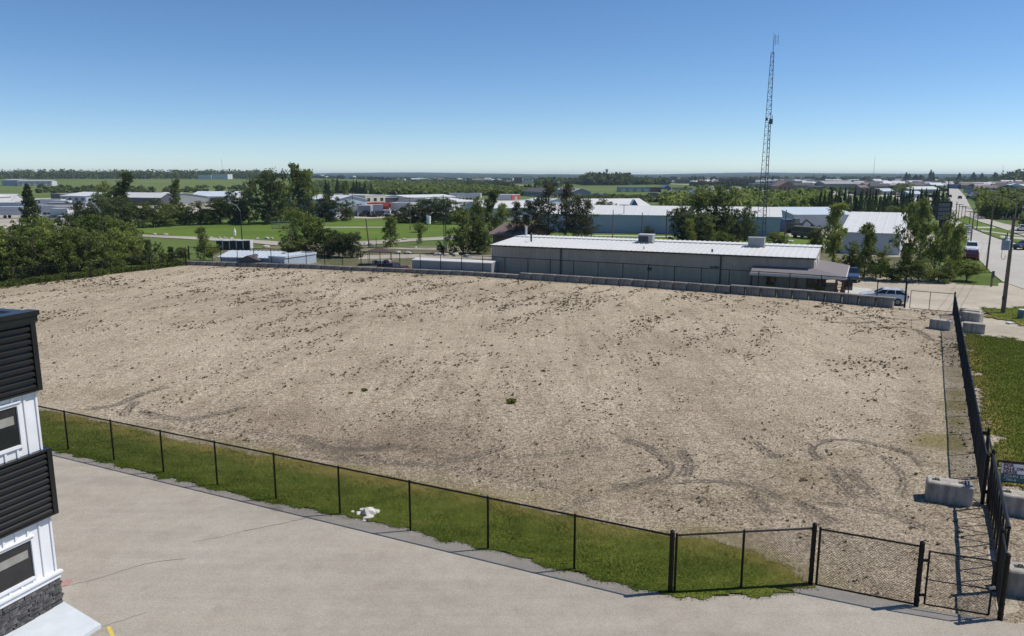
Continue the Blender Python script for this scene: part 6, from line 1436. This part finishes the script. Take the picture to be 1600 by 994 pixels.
woods('dark_town_trees', 'dark small trees around the brown apartments', band(1078, 1180, 286, 292, 90, 6, 3, 27)+band(1180, 1480, 283, 300, 110, 4.5, 2.5, 28), L_DARK, 1.3, 8, seed=21)
woods('field_shrubs', 'low shrubs along the edges of the left field', band(60, 380, 296, 303, 110, 4, 4, 29)+band(0, 420, 283, 286, 40, 2.5, 3, 30)+band(80, 240, 299, 305, 90, 5, 5, 31), L_GREEN, 1.2, 7, seed=22)
woods('thicket_undergrowth', 'tangled undergrowth at the foot of the left thicket', [q for i in range(22) for q in band(-60+i*12.5, -48+i*12.5, 436.5-(i*12.5-60)*.115-14, 436.5-(i*12.5-60)*.115+1, 6, 17, 8, 32+i)]+band(215, 290, 408, 415, 26, 9, 6, 83), L_GREEN, .13, 60, seed=23)
woods('verge_weeds', 'tall green weeds along the outside of the left fence', [(p[0], p[1], 0, .5, .55) for p in [(LEFT[i].lerp(LEFT[i+1], random.random())+Vector((-1.2, 1.0, 0))*random.uniform(.3, 2.0)) for i in range(14) for _ in range(22)]], L_YEL, .09, 16, seed=24)
# small distant houses between the named buildings
hs = [MB().box((0, 0, 1.7), (11, 9, 3.4)).v, 0]
def small_house_mesh(wm, rm):
    mb = MB(); mb.box((0, 0, 1.6), (11, 8, 3.2)); mb.add([(-6, -4.6, 3.1), (6, -4.6, 3.1), (6, 4.6, 3.1), (-6, 4.6, 3.1), (-6, 0, 5.2), (6, 0, 5.2)], [(0, 1, 5, 4), (2, 3, 4, 5), (1, 2, 5), (3, 0, 4), (3, 2, 1, 0)], 1)
    me = bpy.data.meshes.new('house'); me.from_pydata(mb.v, [], mb.f); me.materials.append(wm); me.materials.append(rm); me.polygons.foreach_set('material_index', mb.m); me.update(); return me
hm = [('white-walled grey-roofed', small_house_mesh(W_WHITE, R_GREY)), ('tan-walled brown-roofed', small_house_mesh(W_TAN, R_BROWN)), ('grey-walled dark-roofed', small_house_mesh(W_GREY, R_DARK)), ('cream-walled pale-roofed', small_house_mesh(W_CREAM, R_PALE)), ('brown-walled dark-roofed', small_house_mesh(W_BROWN, R_DARK)), ('white-walled white-roofed', small_house_mesh(W_WHITE, R_WHITE))]
for i in range(260):
    reg = random.random()
    if reg < .45: x, y, pl = random.uniform(1240, 1470), random.uniform(283.5, 296), 'between the lattice tower and the long street'
    elif reg < .62: x, y, pl = random.uniform(1085, 1238), random.uniform(283.5, 288), 'left of the lattice tower'
    elif reg < .92: x, y, pl = random.uniform(1498, 1600), random.uniform(284.5, 300), 'right of the long street'
    else: x, y, pl = random.uniform(640, 960), random.uniform(282.5, 284), 'along the middle horizon'
    if pl[0] == 'r' and x < 1492+(y-281)*1.4: x += 28
    c_, me = hm[i % 6]; o = link('distant_house', me); p = P(x, y); o.location = (p.x, p.y, terrain(p.x, p.y)); o.rotation_euler = (0, 0, R(random.choice([-28, 62, -20, 8]))); s_ = random.uniform(.7, 1.5); o.scale = (s_*random.uniform(.8, 1.6), s_, random.uniform(.8, 1.1))
    tag(o, f'{c_} small house {pl}', 'house', f'{c_} small houses {pl}')

# ---------------------------------------------------------------- haze
m = bpy.data.materials.new('haze'); m.use_nodes = True; t = m.node_tree; t.nodes.clear(); o_ = t.nodes.new('ShaderNodeOutputMaterial'); v_ = t.nodes.new('ShaderNodeVolumePrincipled')
v_.inputs['Color'].default_value = (.62, .78, 1, 1); v_.inputs['Density'].default_value = 0.00010; v_.inputs['Anisotropy'].default_value = .1
t.links.new(v_.outputs[0], o_.inputs['Volume'])
hz_ = MB().box((0, 0, 22), (18600, 18600, 50)).build('haze', m); hz_['kind'] = 'stuff'; hz_['label'] = 'thin blue summer haze over the plain'
ORD = 'first second third fourth fifth sixth seventh eighth ninth tenth eleventh twelfth thirteenth fourteenth fifteenth sixteenth seventeenth eighteenth nineteenth twentieth'.split()
ORD += ['twenty-'+o for o in ORD[:9]]+['thirtieth']+['thirty-'+o for o in ORD[:9]]+['fortieth']
bpy.context.view_layer.update(); bylab = {}
for o in bpy.data.objects:
    if o.parent is None and o.get('label') and o.get('group'): bylab.setdefault(o['label'], []).append(o)
for lb_, os_ in bylab.items():
    if len(os_) > 1:
        os_.sort(key=lambda o: project(o.location.x, o.location.y)[0])
        for k, o in enumerate(os_): o['label'] = (ORD[k]+' from left: ' if k < len(ORD) else 'right-hand ')+lb_
print('objects', len(bpy.data.objects))
